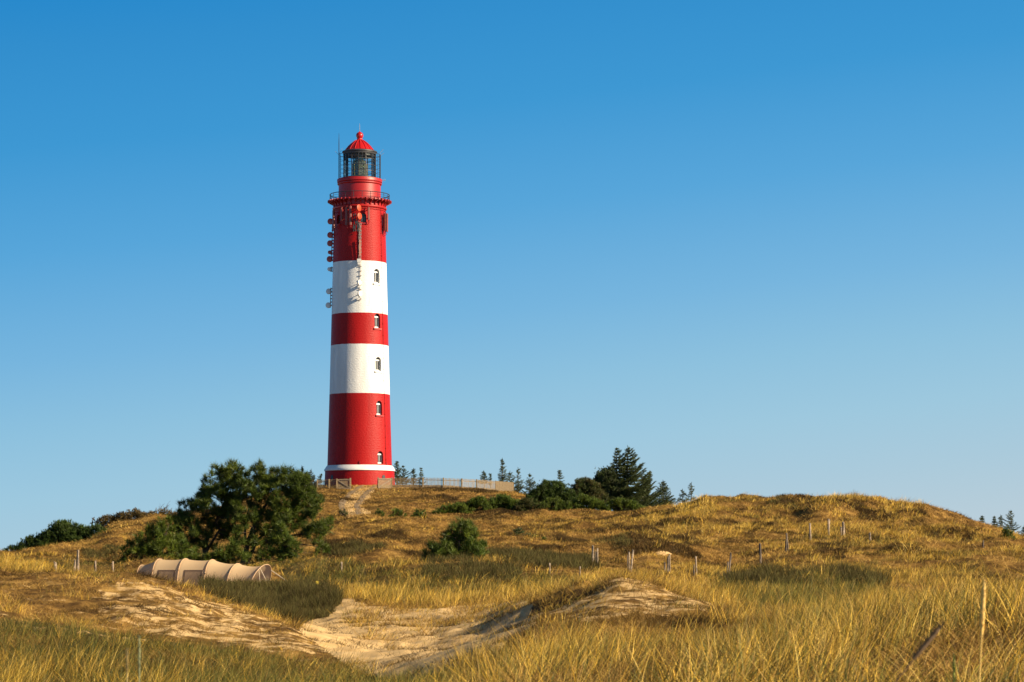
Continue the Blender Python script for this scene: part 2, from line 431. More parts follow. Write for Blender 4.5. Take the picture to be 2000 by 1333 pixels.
nv = GZ.size
idx = np.arange(nv).reshape(NR, -1)
quads = np.stack([idx[:-1, :-1], idx[:-1, 1:], idx[1:, 1:], idx[1:, :-1]], -1).reshape(-1, 4)

M_ground, n, l, b = new_mat('dune_ground')
at = n.new('ShaderNodeAttribute'); at.attribute_name = 'tint'
sp = n.new('ShaderNodeSeparateColor'); l.new(at.outputs['Color'], sp.inputs[0])
geo = n.new('ShaderNodeNewGeometry')
def noise(scale, detail=5, rough=0.6):
    q = n.new('ShaderNodeTexNoise'); q.inputs['Scale'].default_value = scale; q.inputs['Detail'].default_value = detail
    q.inputs['Roughness'].default_value = rough
    l.new(geo.outputs['Position'], q.inputs['Vector']); return q
def ramp(src, stops):
    q = n.new('ShaderNodeValToRGB'); e = q.color_ramp.elements
    e[0].position, e[0].color = stops[0][0], (*stops[0][1], 1); e[1].position, e[1].color = stops[-1][0], (*stops[-1][1], 1)
    for p, c in stops[1:-1]:
        x = e.new(p); x.color = (*c, 1)
    l.new(src, q.inputs[0]); return q
def mixc(f, a, bb):
    q = n.new('ShaderNodeMix'); q.data_type = 'RGBA'
    if isinstance(f, float): q.inputs[0].default_value = f
    else: l.new(f, q.inputs[0])
    l.new(a, q.inputs[6]); l.new(bb, q.inputs[7]); return q.outputs[2]
litter = ramp(noise(0.9, 8, 0.7).outputs[0], [(0.32, (0.035, 0.019, 0.008)), (0.46, (0.13, 0.072, 0.022)), (0.56, (0.26, 0.150, 0.042)), (0.70, (0.40, 0.25, 0.075))])
moss = ramp(noise(1.4, 8, 0.7).outputs[0], [(0.3, (0.030, 0.028, 0.012)), (0.55, (0.075, 0.065, 0.022)), (0.75, (0.15, 0.11, 0.035))])
sandc = ramp(noise(1.1, 8, 0.65).outputs[0], [(0.3, (0.47, 0.305, 0.130)), (0.5, (0.60, 0.41, 0.19)), (0.7, (0.68, 0.485, 0.24))])
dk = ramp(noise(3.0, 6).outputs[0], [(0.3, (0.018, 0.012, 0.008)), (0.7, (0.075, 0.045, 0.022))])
sn = noise(1.6, 9, 0.72)
ad = n.new('ShaderNodeMath'); ad.operation = 'MULTIPLY_ADD'; ad.inputs[1].default_value = 1.9; l.new(sn.outputs[0], ad.inputs[0]); 
sub = n.new('ShaderNodeMath'); sub.operation = 'SUBTRACT'; l.new(sp.outputs[0], sub.inputs[0]); sub.inputs[1].default_value = 0.95
l.new(sub.outputs[0], ad.inputs[2])
smp = n.new('ShaderNodeMapRange'); smp.interpolation_type = 'SMOOTHSTEP'; smp.inputs['From Min'].default_value = 0.40; smp.inputs['From Max'].default_value = 0.60
l.new(ad.outputs[0], smp.inputs[0])
gate = n.new('ShaderNodeMath'); gate.operation = 'GREATER_THAN'; gate.inputs[1].default_value = 0.05; l.new(sp.outputs[0], gate.inputs[0])
sf = n.new('ShaderNodeMath'); sf.operation = 'MULTIPLY'; l.new(smp.outputs[0], sf.inputs[0]); l.new(gate.outputs[0], sf.inputs[1])
c1 = mixc(sp.outputs[1], litter.outputs[0], moss.outputs[0])
c2 = mixc(sf.outputs[0], c1, sandc.outputs[0])
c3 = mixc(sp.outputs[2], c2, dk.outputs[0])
l.new(c3, b.inputs['Base Color'])
b.inputs['Roughness'].default_value = 0.95; b.inputs['Specular IOR Level'].default_value = 0.05
bp = n.new('ShaderNodeBump'); bp.inputs['Strength'].default_value = 0.55; bp.inputs['Distance'].default_value = 0.10
bs = n.new('ShaderNodeMath'); bs.operation = 'MULTIPLY_ADD'; bs.inputs[1].default_value = -0.38; bs.inputs[2].default_value = 0.6
l.new(sf.outputs[0], bs.inputs[0]); l.new(bs.outputs[0], bp.inputs['Strength'])
l.new(noise(3.5, 8, 0.7).outputs[0], bp.inputs['Height']); l.new(bp.outputs[0], b.inputs['Normal'])

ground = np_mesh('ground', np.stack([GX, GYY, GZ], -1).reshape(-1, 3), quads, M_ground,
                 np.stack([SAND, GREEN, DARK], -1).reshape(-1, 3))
ground.data.polygons.foreach_set('use_smooth', np.ones(len(quads), bool))
tag(ground, kind='structure')

# ------------------------------------------------------------------ wheel tracks up to the lighthouse
M_track = paint('stone_track', (0.235, 0.168, 0.095), 0.9, 0.25, 3.0, 0.5, 12)
def drape_strip(name, pts, w, lift=0.015):
    mb = MB(); v = []; f = []
    P = []
    for i in range(len(pts) - 1):
        for t in np.linspace(0, 1, 14, endpoint=False):
            a, c = pts[i], pts[i + 1]
            P.append((a[0] + (c[0] - a[0]) * t, a[1] + (c[1] - a[1]) * t))
    P.append(pts[-1])
    for i in range(3):   # soften the bends
        P = [P[0]] + [((P[k - 1][0] + 2 * P[k][0] + P[k + 1][0]) / 4, (P[k - 1][1] + 2 * P[k][1] + P[k + 1][1]) / 4) for k in range(1, len(P) - 1)] + [P[-1]]
    for k, (px, D) in enumerate(P):
        x = (px - 1000) / F * D
        for u in np.linspace(-w / 2, w / 2, 7):
            v.append((x + u, D, gz(x + u, D) + lift + 0.02 * (1 - (2 * u / w) ** 2)))
    for k in range(len(P) - 1):
        for u in range(6):
            a = k * 7 + u
            f.append((a, a + 1, a + 8, a + 7))
    mb.add(v, f)
    return tag(mb.build(name, M_track, smooth=60), kind='structure')
drape_strip('path', [(700, 232), (686, 246), (671, 256), (667, 266), (673, 275), (690, 286), (709, 301)], 0.62)
drape_strip('path', [(736, 232), (719, 246), (702, 256), (697, 266), (707, 277), (723, 288), (736, 301)], 0.62)

# ------------------------------------------------------------------ lighthouse
TX, TY = (702.5 - 1000) / F * 305, 305.0
TZ = (HY - 947) / F * 305
K = 305 / F
def H(py): return (947 - py) * K
LH = empty('lighthouse', (TX, TY, TZ), 'tall round lighthouse banded red and white, with glass lantern and red dome', 'lighthouse')

M_wall, n, l, b = new_mat('banded_wall')
tc = n.new('ShaderNodeTexCoord'); sz = n.new('ShaderNodeSeparateXYZ'); l.new(tc.outputs['Object'], sz.inputs[0])
# soft hand-painted edge of the bands
en = n.new('ShaderNodeTexNoise'); en.inputs['Scale'].default_value = 1.5; l.new(tc.outputs['Object'], en.inputs['Vector'])
ea = n.new('ShaderNodeMath'); ea.operation = 'MULTIPLY_ADD'; ea.inputs[1].default_value = 0.05; l.new(en.outputs[0], ea.inputs[0]); l.new(sz.outputs['Z'], ea.inputs[2])
dv = n.new('ShaderNodeMath'); dv.operation = 'DIVIDE'; dv.inputs[1].default_value = 45.0; l.new(ea.outputs[0], dv.inputs[0])
cr = n.new('ShaderNodeValToRGB'); cr.color_ramp.interpolation = 'CONSTANT'
e = cr.color_ramp.elements
e[0].position = 0.0; e[0].color = (*RED, 1)
e[1].position = H(774) / 45; e[1].color = (*WHITE, 1)
for y, c in ((678, RED), (616.5, WHITE), (516, RED)):
    q = e.new(H(y) / 45); q.color = (*c, 1)
l.new(dv.outputs[0], cr.inputs[0])
wn1 = n.new('ShaderNodeTexNoise'); wn1.inputs['Scale'].default_value = 0.5; wn1.inputs['Detail'].default_value = 8
mpn = n.new('ShaderNodeMapping'); mpn.inputs['Scale'].default_value = (3.0, 3.0, 0.5)
l.new(tc.outputs['Object'], mpn.inputs[0]); l.new(mpn.outputs[0], wn1.inputs['Vector'])
mr = n.new('ShaderNodeMapRange'); mr.inputs['From Min'].default_value = 0.3; mr.inputs['From Max'].default_value = 0.7; mr.inputs['To Min'].default_value = 0.88; mr.inputs['To Max'].default_value = 1.07
l.new(wn1.outputs[0], mr.inputs[0])
vs = n.new('ShaderNodeVectorMath'); vs.operation = 'SCALE'; l.new(cr.outputs[0], vs.inputs[0]); l.new(mr.outputs[0], vs.inputs['Scale'])
st = n.new('ShaderNodeTexNoise'); st.inputs['Scale'].default_value = 1.0; st.inputs['Detail'].default_value = 7; st.inputs['Roughness'].default_value = 0.7
stm = n.new('ShaderNodeMapping'); stm.inputs['Scale'].default_value = (2.2, 2.2, 0.16); l.new(tc.outputs['Object'], stm.inputs[0]); l.new(stm.outputs[0], st.inputs['Vector'])
str_ = n.new('ShaderNodeMapRange'); str_.inputs['From Min'].default_value = 0.56; str_.inputs['From Max'].default_value = 0.78; str_.inputs['To Max'].default_value = 0.45
l.new(st.outputs[0], str_.inputs[0])
dm_ = n.new('ShaderNodeMix'); dm_.data_type = 'RGBA'; dm_.blend_type = 'MULTIPLY'; dm_.inputs[7].default_value = (0.62, 0.52, 0.42, 1)
l.new(str_.outputs[0], dm_.inputs[0]); l.new(vs.outputs[0], dm_.inputs[6])
l.new(dm_.outputs[2], b.inputs['Base Color']); b.inputs['Roughness'].default_value = 0.5; b.inputs['Specular IOR Level'].default_value = 0.2
bn = n.new('ShaderNodeTexNoise'); bn.inputs['Scale'].default_value = 5.0; bn.inputs['Detail'].default_value = 5
bm2 = n.new('ShaderNodeMapping'); bm2.inputs['Scale'].default_value = (1, 1, 2.6); l.new(tc.outputs['Object'], bm2.inputs[0]); l.new(bm2.outputs[0], bn.inputs['Vector'])
# brick courses felt through the paint
wv = n.new('ShaderNodeMath'); wv.operation = 'SINE'; wm = n.new('ShaderNodeMath'); wm.operation = 'MULTIPLY'; wm.inputs[1].default_value = 2 * math.pi / 0.30
l.new(sz.outputs['Z'], wm.inputs[0]); l.new(wm.outputs[0], wv.inputs[0])
ba = n.new('ShaderNodeMath'); ba.operation = 'MULTIPLY_ADD'; ba.inputs[1].default_value = 0.03; l.new(wv.outputs[0], ba.inputs[0]); l.new(bn.outputs[0], ba.inputs[2])
bp = n.new('ShaderNodeBump'); bp.inputs['Strength'].default_value = 0.75; bp.inputs['Distance'].default_value = 0.055
l.new(ba.outputs[0], bp.inputs['Height']); l.new(bp.outputs[0], b.inputs['Normal'])

def Rw(py): return float(np.interp(-py, [-947, -910, -774, -678, -616, -516, -418, -404], [63.6, 63.0, 59.0, 56.4, 54.8, 52.2, 50.0, 49.8])) * K
# windows: (row of the sill, row of the top, degrees round the tower)
WINS = [(558, 530, 42.5), (645, 617, 42.0), (728.5, 701, 42.8), (813.5, 786, 43.0), (908, 883.5, 43.5), (441, 423.5, 12.0), (442, 424, -52.0), (444, 426, 72.0)]
def tower_frame(theta, r, z):
    a = R(theta)
    out = Vector((math.sin(a), -math.cos(a), 0)); side = Vector((math.cos(a), math.sin(a), 0))
    return Matrix(((side.x, out.x, 0, out.x * r), (side.y, out.y, 0, out.y * r), (0, 0, 1, z), (0, 0, 0, 1)))
mb = MB()
prof = [(Rw(y) , H(y)) for y in (911, 880, 850, 820, 790, 774, 740, 710, 678, 650, 616, 580, 550, 516, 490, 460, 430, 418, 405)]
mb.lathe(prof, 128)
wall = mb.build('tower_wall', M_wall, LH, smooth=30)
cut = MB()
def arch_prism(w, h, d0, d1, m, mbb, ns=8):
    pts = [(-w / 2, 0), (w / 2, 0)] + [(w / 2 * math.cos(math.pi * k / ns), h - w / 2 + w / 2 * math.sin(math.pi * k / ns)) for k in range(ns + 1)]
    v = [m @ Vector((x, d, z)) for d in (d0, d1) for x, z in pts]
    k = len(pts)
    f = [tuple(range(k)), tuple(range(k, 2 * k))[::-1]] + [((i + 1) % k, i, k + i, k + (i + 1) % k) for i in range(k)]
    mbb.add(v, f)
wdat = []
for y0, y1, th in WINS:
    h = (y0 - y1) * K; w = 0.86 if y1 > 500 else 0.66
    r = Rw((y0 + y1) / 2)
    m = tower_frame(th, r, H(y0)); wdat.append((m, w, h, y0, th, r))
    arch_prism(w, h, -0.34, 0.6, m, cut)
cutter = cut.build('window', M_wall, LH)
bm_ = wall.modifiers.new('cut', 'BOOLEAN'); bm_.operation = 'DIFFERENCE'; bm_.solver = 'EXACT'; bm_.object = cutter
bpy.context.view_layer.update()
dg = bpy.context.evaluated_depsgraph_get()
me = bpy.data.meshes.new_from_object(wall.evaluated_get(dg), depsgraph=dg)
wall.modifiers.clear(); wall.data = me
me.name = 'tower_wall'
me.polygons.foreach_set('use_smooth', [True] * len(me.polygons)); me.set_sharp_from_angle(angle=R(28))
cm = cutter.data; bpy.data.objects.remove(cutter); bpy.data.meshes.remove(cm)
for m, w, h, y0, th, r in wdat:
    red = (y0 > 780) or (617 < y0 < 670) or y0 < 500
    fr = MB()
    def bx(x0, x1, z0, z1, d0, d1): 
        v = [m @ Vector((x, d, z)) for z in (z0, z1) for d in (d0, d1) for x in (x0, x1)]
        fr.add(v, [(0, 2, 3, 1), (4, 5, 7, 6), (0, 1, 5, 4), (2, 6, 7, 3), (0, 4, 6, 2), (1, 3, 7, 5)])
    d0, d1 = -0.32, -0.26
    bx(-w / 2 + .01, -w / 2 + .07, 0.02, h - w / 2, d0, d1); bx(w / 2 - .07, w / 2 - .01, 0.02, h - w / 2, d0, d1)
    bx(-w / 2 + .071, w / 2 - .071, 0.02, 0.17, d0, d1); bx(-w / 2 + .071, w / 2 - .071, h - w / 2 - 0.02, h - w / 2 + 0.13, d0, d1)
    bx(-.02, .02, 0.171, h - w / 2 - .021, d0, d1 - .01)
    fro = fr.build('window', M_frame if y0 > 500 else M_dark, LH)
    pn = MB(); arch_prism(w - 0.03, h - 0.03, -0.335, -0.30, m @ Matrix.Translation((0, 0, 0.015)), pn)
    pn.build('pane', M_glassdark, fro)
    sl = MB(); fr = sl
    bx(-w / 2 - .14, w / 2 + .14, -.20, -.02, -0.1, 0.13)
    if y0 < 880: sl.build('sill', M_red if red else M_white, fro)

# plinth with its white sloping ring
mb = MB(); mb.lathe([(68.6 * K, H(962)), (68.4 * K, H(946)), (67.6 * K, H(921.5))], 96)
plinth = mb.build('plinth', M_wall, LH, smooth=30)
mb = MB(); mb.lathe([(67.0 * K, H(921.3)), (69.2 * K, H(920.8)), (69.3 * K, H(918)), (67.5 * K, H(915.5)), (66.0 * K, H(913)), (64.6 * K, H(911.3)), (64.0 * K, H(910.4)), (62.0 * K, H(910.2))], 96)
mb.build('white_ring', M_white, LH, smooth=40)
for th, z, hh in ((3.5, 903, 6.5), (-44, 904.5, 5), (58, 903.5, 5.5)):
    vb = MB(); m = tower_frame(th, Rw(905), H(910)); 
    v = [m @ Vector((x, d, zz)) for zz in (0.0, hh * K) for d in (-0.05, 0.09) for x in (-.07, .07)]
    vb.add(v, [(0, 2, 3, 1), (4, 5, 7, 6), (0, 1, 5, 4), (2, 6, 7, 3), (0, 4, 6, 2), (1, 3, 7, 5)])
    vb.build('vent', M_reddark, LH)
for th in (-48, 46):
    vb = MB(); m = tower_frame(th, 68.2 * K, H(940)); arch_prism(0.42, 0.62, -0.05, 0.03, m, vb); vb.build('basement_window', M_dark, LH)
# lightning conductor
mb = MB()
a = R(57); pts = [(math.sin(a) * (Rw(y) + 0.05), -math.cos(a) * (Rw(y) + 0.05), H(y)) for y in range(909, 408, -20)]
mb.tube(pts, 0.022, 5)
for y in range(900, 420, -22):
    r = Rw(y) + 0.04; mb.box((math.sin(a) * r, -math.cos(a) * r, H(y)), (0.10, 0.10, 0.10))
mb.build('lightning_conductor', M_wall, LH)
# moulding under the gallery, upper shaft
mb = MB(); mb.lathe([(49.8 * K, H(411.5)), (52.4 * K, H(410.6)), (53.2 * K, H(408.6)), (52.6 * K, H(407)), (50.0 * K, H(406))], 96)
mb.build('moulding', M_red, LH, smooth=40)
mb = MB(); mb.lathe([(49.6 * K, H(406)), (49.8 * K, H(396.6))], 96)
mb.build('gallery_wall', M_red, LH, smooth=40)
NB = 32
for k in range(NB):
    th = 360 / NB * (k + 0.5)
    m = tower_frame(th, 49.7 * K, 0)
    mb = MB(); t = 0.07
    pr = [(0.0, H(396.8)), (0.62, H(396.8)), (0.60, H(398.4)), (0.34, H(399.6)), (0.16, H(402.5)), (0.10, H(405.5)), (0.0, H(406))]
    v = [m @ Vector((x, d, z)) for x in (-t, t) for d, z in pr]; c = len(pr)
    mb.add(v, [tuple(range(c)), tuple(range(c, 2 * c))[::-1]] + [((i + 1) % c, i, c + i, c + (i + 1) % c) for i in range(c)])
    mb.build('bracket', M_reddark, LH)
mb = MB(); mb.lathe([(49.0 * K, H(396.7)), (59.0 * K, H(396.7)), (60.4 * K, H(395.6)), (60.4 * K, H(394.6)), (58.6 * K, H(394.2)), (40 * K, H(393.6))], 96)
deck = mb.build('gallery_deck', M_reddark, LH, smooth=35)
for k in range(44):
    m = tower_frame(360 / 44 * k, 60.3 * K, H(395.1)); mb = MB()
    v = [m @ Vector((x, d, z)) for z in (-.09, .09) for d in (-.05, .14) for x in (-.09, .09)]
    mb.add(v, [(0, 2, 3, 1), (4, 5, 7, 6), (0, 1, 5, 4), (2, 6, 7, 3), (0, 4, 6, 2), (1, 3, 7, 5)])
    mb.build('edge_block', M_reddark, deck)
def ring_tube(mbb, r, z, t, n=72):
    v = []; f = []; q = 5
    for k in range(n):
        a = 2 * math.pi * k / n
        for j in range(q):
            g = 2 * math.pi * j / q
            rr = r + t * math.cos(g)
            v.append((rr * math.sin(a), -rr * math.cos(a), z + t * math.sin(g)))
    for k in range(n):
        for j in range(q):
            f.append((k * q + j, ((k + 1) % n) * q + j, ((k + 1) % n) * q + (j + 1) % q, k * q + (j + 1) % q))
    mbb.add(v, f)
mb = MB()
for z, t in ((H(381.8), 0.05), (H(386), 0.018), (H(390), 0.018)): ring_tube(mb, 58.0 * K, z, t)
for k in range(22):
    a = 2 * math.pi * (k + .5) / 22; x, y = 58 * K * math.sin(a), -58 * K * math.cos(a)
    mb.tube([(x, y, H(394.2)), (x, y, H(381.8))], 0.030, 6)
mb.build('gallery_railing', M_dark, LH)
# watch room drum with its cornice
mb = MB(); mb.lathe([(41.3 * K, H(394)), (41.0 * K, H(361))], 96)
mb.build('watch_room', M_red, LH, smooth=40)
mb = MB(); mb.lathe([(40.8 * K, H(363.2)), (42.4 * K, H(362.6)), (43.4 * K, H(361.2)), (43.4 * K, H(359.6)), (42.2 * K, H(359.0)), (41.9 * K, H(358.6)), (43.9 * K, H(357.2)), (44.1 * K, H(352.2)), (43.6 * K, H(351.4)), (30 * K, H(351.0))], 96)
mb.build('cornice', M_red, LH, smooth=35)
# lantern
M_lglass, n, l, b = new_mat('lantern_glass')
tr = n.new('ShaderNodeBsdfTransparent'); tr.inputs[0].default_value = (0.90, 0.95, 0.95, 1)
gl = n.new('ShaderNodeBsdfGlossy'); gl.inputs['Roughness'].default_value = 0.05
lw = n.new('ShaderNodeFresnel'); lw.inputs['IOR'].default_value = 1.4
mx = n.new('ShaderNodeMixShader'); l.new(lw.outputs[0], mx.inputs[0]); l.new(tr.outputs[0], mx.inputs[1]); l.new(gl.outputs[0], mx.inputs[2])
l.new(mx.outputs[0], n['Material Output'].inputs['Surface'])
NL = 14
lan = MB(); lan.lathe([(30 * K, H(351)), (33.5 * K, H(350.6)), (33.5 * K, H(348.2)), (31.8 * K, H(347.6))], NL * 4)
lantern = lan.build('lantern_base', M_dark, LH, smooth=35)
g = MB(); v = []; f = []
for k in range(NL):
    a = 2 * math.pi * k / NL
    for z in (H(348), H(303)): v.append((31.2 * K * math.sin(a), -31.2 * K * math.cos(a), z))
for k in range(NL): f.append((2 * k, (2 * k + 2) % (2 * NL), (2 * k + 3) % (2 * NL), 2 * k + 1))
g.add(v, f); g.build('lantern_glazing', M_lglass, LH)
mu = MB()
for k in range(NL):
    a = 2 * math.pi * k / NL; x, y = 31.6 * K * math.sin(a), -31.6 * K * math.cos(a)
    mu.bar((x, y, H(348)), (x, y, H(302)), 0.085, 0.085, up=(math.sin(a), -math.cos(a), 0))
    a2 = 2 * math.pi * (k + 1) / NL
    for yy in (336.5, 325, 313):
        mu.bar((x, y, H(yy)), (31.6 * K * math.sin(a2), -31.6 * K * math.cos(a2), H(yy)), 0.06)
mu.build('glazing_bars', M_dark, LH)
# outer cage
cg = MB()
for yy, t in ((303.5, 0.03), (310, 0.018), (319, 0.016), (327, 0.016), (335, 0.016), (343, 0.016)): ring_tube(cg, 40.4 * K, H(yy), t)
for th in (-90, -78, 78, 90, 64, -64, 40, -30, 10, 110, -110, 140, 180, -140, 160, -160):
    a = R(th); x, y = 40.4 * K * math.sin(a), -40.4 * K * math.cos(a)
    cg.tube([(x, y, H(351.2)), (x, y, H(303.5))], 0.045 if abs(th) in (90, 78) else 0.022, 6)
cg.build('lantern_cage', M_dark, LH)
# optic
op = MB()
pr = [(12 * K, H(350.8)), (12 * K, H(345))]
for k in range(17):
    y = 345 - k * 2.1
    r = (15.5 - max(0, k - 10) * 1.4 - (0.8 if k < 2 else 0)) * K
    pr += [(r - .10, H(y)), (r, H(y - 0.7)), (r, H(y - 1.4)), (r - .10, H(y - 2.1))]
pr += [(4 * K, H(309)), (3 * K, H(302))]
op.lathe(pr, 24)
optic = op.build('lens', M_lens, LH, smooth=25)
of = MB()
for k in range(10):
    a = 2 * math.pi * k / 10; s_, c_ = math.sin(a), -math.cos(a)
    of.tube([(15.8 * K * s_, 15.8 * K * c_, H(346)), (15.8 * K * s_, 15.8 * K * c_, H(324)), (9 * K * s_, 9 * K * c_, H(311))], 0.035, 5)
of.build('lens_frame', M_brass, optic)
cu = MB(); v = []; f = []
for k in range(25):     # dark curtain drawn round the back of the lantern top
    a = R(-150 + 300 * k / 24) ; rr = 29.5 * K + 0.03 * math.sin(k * 2.2)
    v += [(rr * math.sin(a + math.pi), -rr * math.cos(a + math.pi), H(306.5)), (rr * math.sin(a + math.pi), -rr * math.cos(a + math.pi), H(302.5))]
for k in range(24): f.append((2 * k, 2 * k + 2, 2 * k + 3, 2 * k + 1))
cu.add(v, f); cu.build('curtain', M_dark, LH, smooth=60)
# roof
ev = MB(); ev.lathe([(30 * K, H(303.5)), (32.4 * K, H(303.0)), (32.8 * K, H(300)), (34.2 * K, H(299)), (34.2 * K, H(296.9)), (31.0 * K, H(295.6))], 56)
eave = ev.build('eave', M_dark, LH, smooth=35)
dm = MB(); dm.lathe([(33.8 * K, H(297.4)), (30.0 * K, H(295.4)), (27.6 * K, H(294.6)), (27.0 * K, H(293.4)), (24.4 * K, H(290)), (21.6 * K, H(286.6)), (18.4 * K, H(283.4)), (14.6 * K, H(280)), (11.2 * K, H(277.4)), (7.6 * K, H(275)), (5.8 * K, H(273.4)), (5.2 * K, H(271.4)), (5.5 * K, H(270.6)), (4.6 * K, H(269.9))], 56)
dome = dm.build('dome', M_dome, LH, smooth=50)
rb = MB()
for k in range(16):
    a = 2 * math.pi * (k + .3) / 16; s_, c_ = math.sin(a), -math.cos(a)
    rb.tube([(r * K * s_, r * K * c_, H(y)) for r, y in ((28.2, 294.4), (24.7, 289.9), (21.9, 286.5), (18.7, 283.3), (14.9, 279.9), (11.5, 277.3), (7.8, 274.8))], 0.045, 5)
rb.build('dome_seams', M_dome, dome)
bl = MB(); bl.lathe([(0.0, H(272.6))] + [(7.1 * K * math.sin(R(t)), H(265.2) - 7.1 * K * math.cos(R(t))) for t in range(25, 170, 12)] + [(1.2 * K, H(258.2)), (0.6 * K, H(256.6)), (0.0, H(255.8))], 32)
bl.build('ball_finial', M_dome, LH, smooth=50)
lr = MB(); lr.tube([(0, 0, H(256.5)), (0, 0, H(241.5))], [0.035, 0.015], 6); lr.build('lightning_rod', M_steel, LH)
# thin aerials on the lantern cage
ae = MB(); a = R(-78); x, y = 40.8 * K * math.sin(a), -40.8 * K * math.cos(a)
ae.tube([(x, y, H(349)), (x, y, H(282)), (x, y, H(262))], [0.055, 0.045, 0.015], 6); ae.build('whip_aerial', M_dark, LH)
for th, dx, y0, y1 in ((-92, -0.45, 302, 296), (-80, 0.4, 302, 291), (80, 0.4, 301, 293), (92, 0.45, 303, 299)):
    ae = MB(); a = R(th); x, y = 40.4 * K * math.sin(a), -40.4 * K * math.cos(a)
    ae.tube([(x, y, H(y0 + 1)), (x + dx, y, H(y1))], 0.018, 5); ae.build('aerial', M_steel, LH)
ae = MB(); x = 43.5 * K; ae.tube([(x, -.3, H(353)), (x + 0.45, -.3, H(353))], 0.03, 5)
for u in (0.12, 0.25, 0.38): ae.tube([(x + u, -.3, H(353) - .12), (x + u, -.3, H(353) + .12)], 0.015, 4)
ae.build('aerial', M_steel, LH)

# telecom equipment clamped to the shaft
M_panel = paint('antenna_red', (0.20, 0.035, 0.024), 0.45, 0.2, 4.0)
M_dishred = paint('dish_red', (0.33, 0.03, 0.02), 0.4, 0.15, 3.0)
M_dishorange = paint('dish_orange', (0.46, 0.06, 0.018), 0.4, 0.1, 3.0)
M_dishwhite = paint('dish_white', (0.62, 0.61, 0.58), 0.45, 0.1, 3.0)
def dish(px, py, off, rad, face, mat, theta=None, depth=0.28):
    """drum dish at column px; off metres outside the wall on bearing theta; face = where it looks"""
    r = Rw(py) + off
    if theta is None: theta = math.degrees(math.asin(max(-1, min(1, (px - 702.5) * K / r))))
    m = tower_frame(theta, r, H(py))
    c = m.translation
    q = Vector(face).to_track_quat('Z', 'Y').to_matrix().to_4x4()
    mb = MB(); mb.lathe([(rad * 0.45, -depth), (rad * 0.9, -depth * 0.55), (rad, -depth * 0.4), (rad, 0.0), (rad * 0.97, 0.03), (rad * 0.7, 0.06), (0.0, 0.08)], 24, c=c, m=q.to_3x3())
    o = mb.build('dish_antenna', mat, LH, smooth=40)
    br = MB(); w = tower_frame(theta, Rw(py) - 0.02, H(py)).translation
    back = c - Vector(face).normalized() * depth
    br.tube([w, back], 0.045, 6); br.tube([back + Vector((0, 0, -.28)), back + Vector((0, 0, .28))], 0.04, 6)
    br.box(back, (0.16, 0.16, 0.2))
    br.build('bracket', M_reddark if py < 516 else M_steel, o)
    return o
LF = (-0.42, -0.90, 0.0)
for px, py, rr, mt in ((645, 433, 0.33, M_dishred), (645, 460.5, 0.33, M_dishred), (644.3, 475.5, 0.33, M_dishred), (645.5, 493.5, 0.20, M_dishred), (644, 506.5, 0.33, M_dishred), (643, 526, 0.22, M_dishwhite), (643, 569.5, 0.31, M_dishwhite), (642.8, 597, 0.31, M_dishwhite)):
    dish(px, py, 0.44, rr * 1.1, LF, mt, theta=-86 + 5 * math.sin(py), depth=0.36)
for y0, y1 in ((432, 510), (524, 530), (565, 600)):
    pm = MB(); pm.tube([tower_frame(-84, Rw(y) + 0.16, H(y)).translation for y in (y0 - 2, (y0 + y1) / 2, y1 + 2)], 0.05, 6)
    for y in np.arange(y0, y1 + 1, 6.5):
        pm.box(tower_frame(-84, Rw(y) + 0.12, H(y)).translation, (0.22, 0.22, 0.14))
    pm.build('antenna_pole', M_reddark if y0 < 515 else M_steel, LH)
RT = (0.82, -0.57, 0.0)
for px, py, rr, mt in ((705, 415, 0.40, M_dishorange), (706, 431, 0.40, M_dishorange), (706.5, 559.5, 0.34, M_dishwhite), (707.5, 581, 0.36, M_dishwhite)):
    dish(px, py, 0.75, rr, RT, mt)
def panel(px, y0, y1, w, off, mat, d=0.16, name='panel_antenna'):
    r = Rw((y0 + y1) / 2) + off
    th = math.degrees(math.asin(max(-1, min(1, (px - 702.5) * K / r))))
    m = tower_frame(th, r, H(y1))
    h = (y1 - y0) * K
    mb = MB(); c = 0.25
    pr = [(-w / 2, -d / 2), (w / 2, -d / 2), (w / 2, d / 2 * .4), (w / 2 * .7, d / 2), (-w / 2 * .7, d / 2), (-w / 2, d / 2 * .4)]
    v = [m @ Vector((x, y, z)) for z in (0, h) for x, y in pr]; k = len(pr)
    mb.add(v, [tuple(range(k)), tuple(range(k, 2 * k))[::-1]] + [((i + 1) % k, i, k + i, k + (i + 1) % k) for i in range(k)])
    o = mb.build(name, mat, LH)
    br = MB()
    br.tube([m @ Vector((0, -d / 2 - .10, -.25)), m @ Vector((0, -d / 2 - .10, h + .18))], 0.045, 6)
    for z in (0.25, h - 0.25):
        br.bar(m @ Vector((0, -d / 2 - .001, z)), m @ Vector((0, -off - .05, z)), 0.07)
    br.tube([m @ Vector((0.05, -.02, 0)), m @ Vector((0.08, -.12, -.3)), m @ Vector((0.0, -off, -.55))], 0.025, 5)
    br.build('mount', M_reddark, o)
    return o
for px, y0, y1, w, off in ((653.5, 416, 452, 0.26, 0.42), (670, 413, 437, 0.20, 0.40), (680, 413, 446, 0.25, 0.45), (687.6, 411.5, 446, 0.25, 0.48), (723.5, 413, 436, 0.22, 0.38), (753.2, 421, 453, 0.18, 0.30), (757.3, 421, 455, 0.26, 0.44)):
    panel(px, y0, y1 + 1.5, w * 1.2, off * 1.35, M_panel)
panel(706.2, 477, 507, 0.13, 0.42, paint('pale_rod', (0.5, 0.25, 0.16), 0.5, 0.15), 0.13, 'rod_antenna')
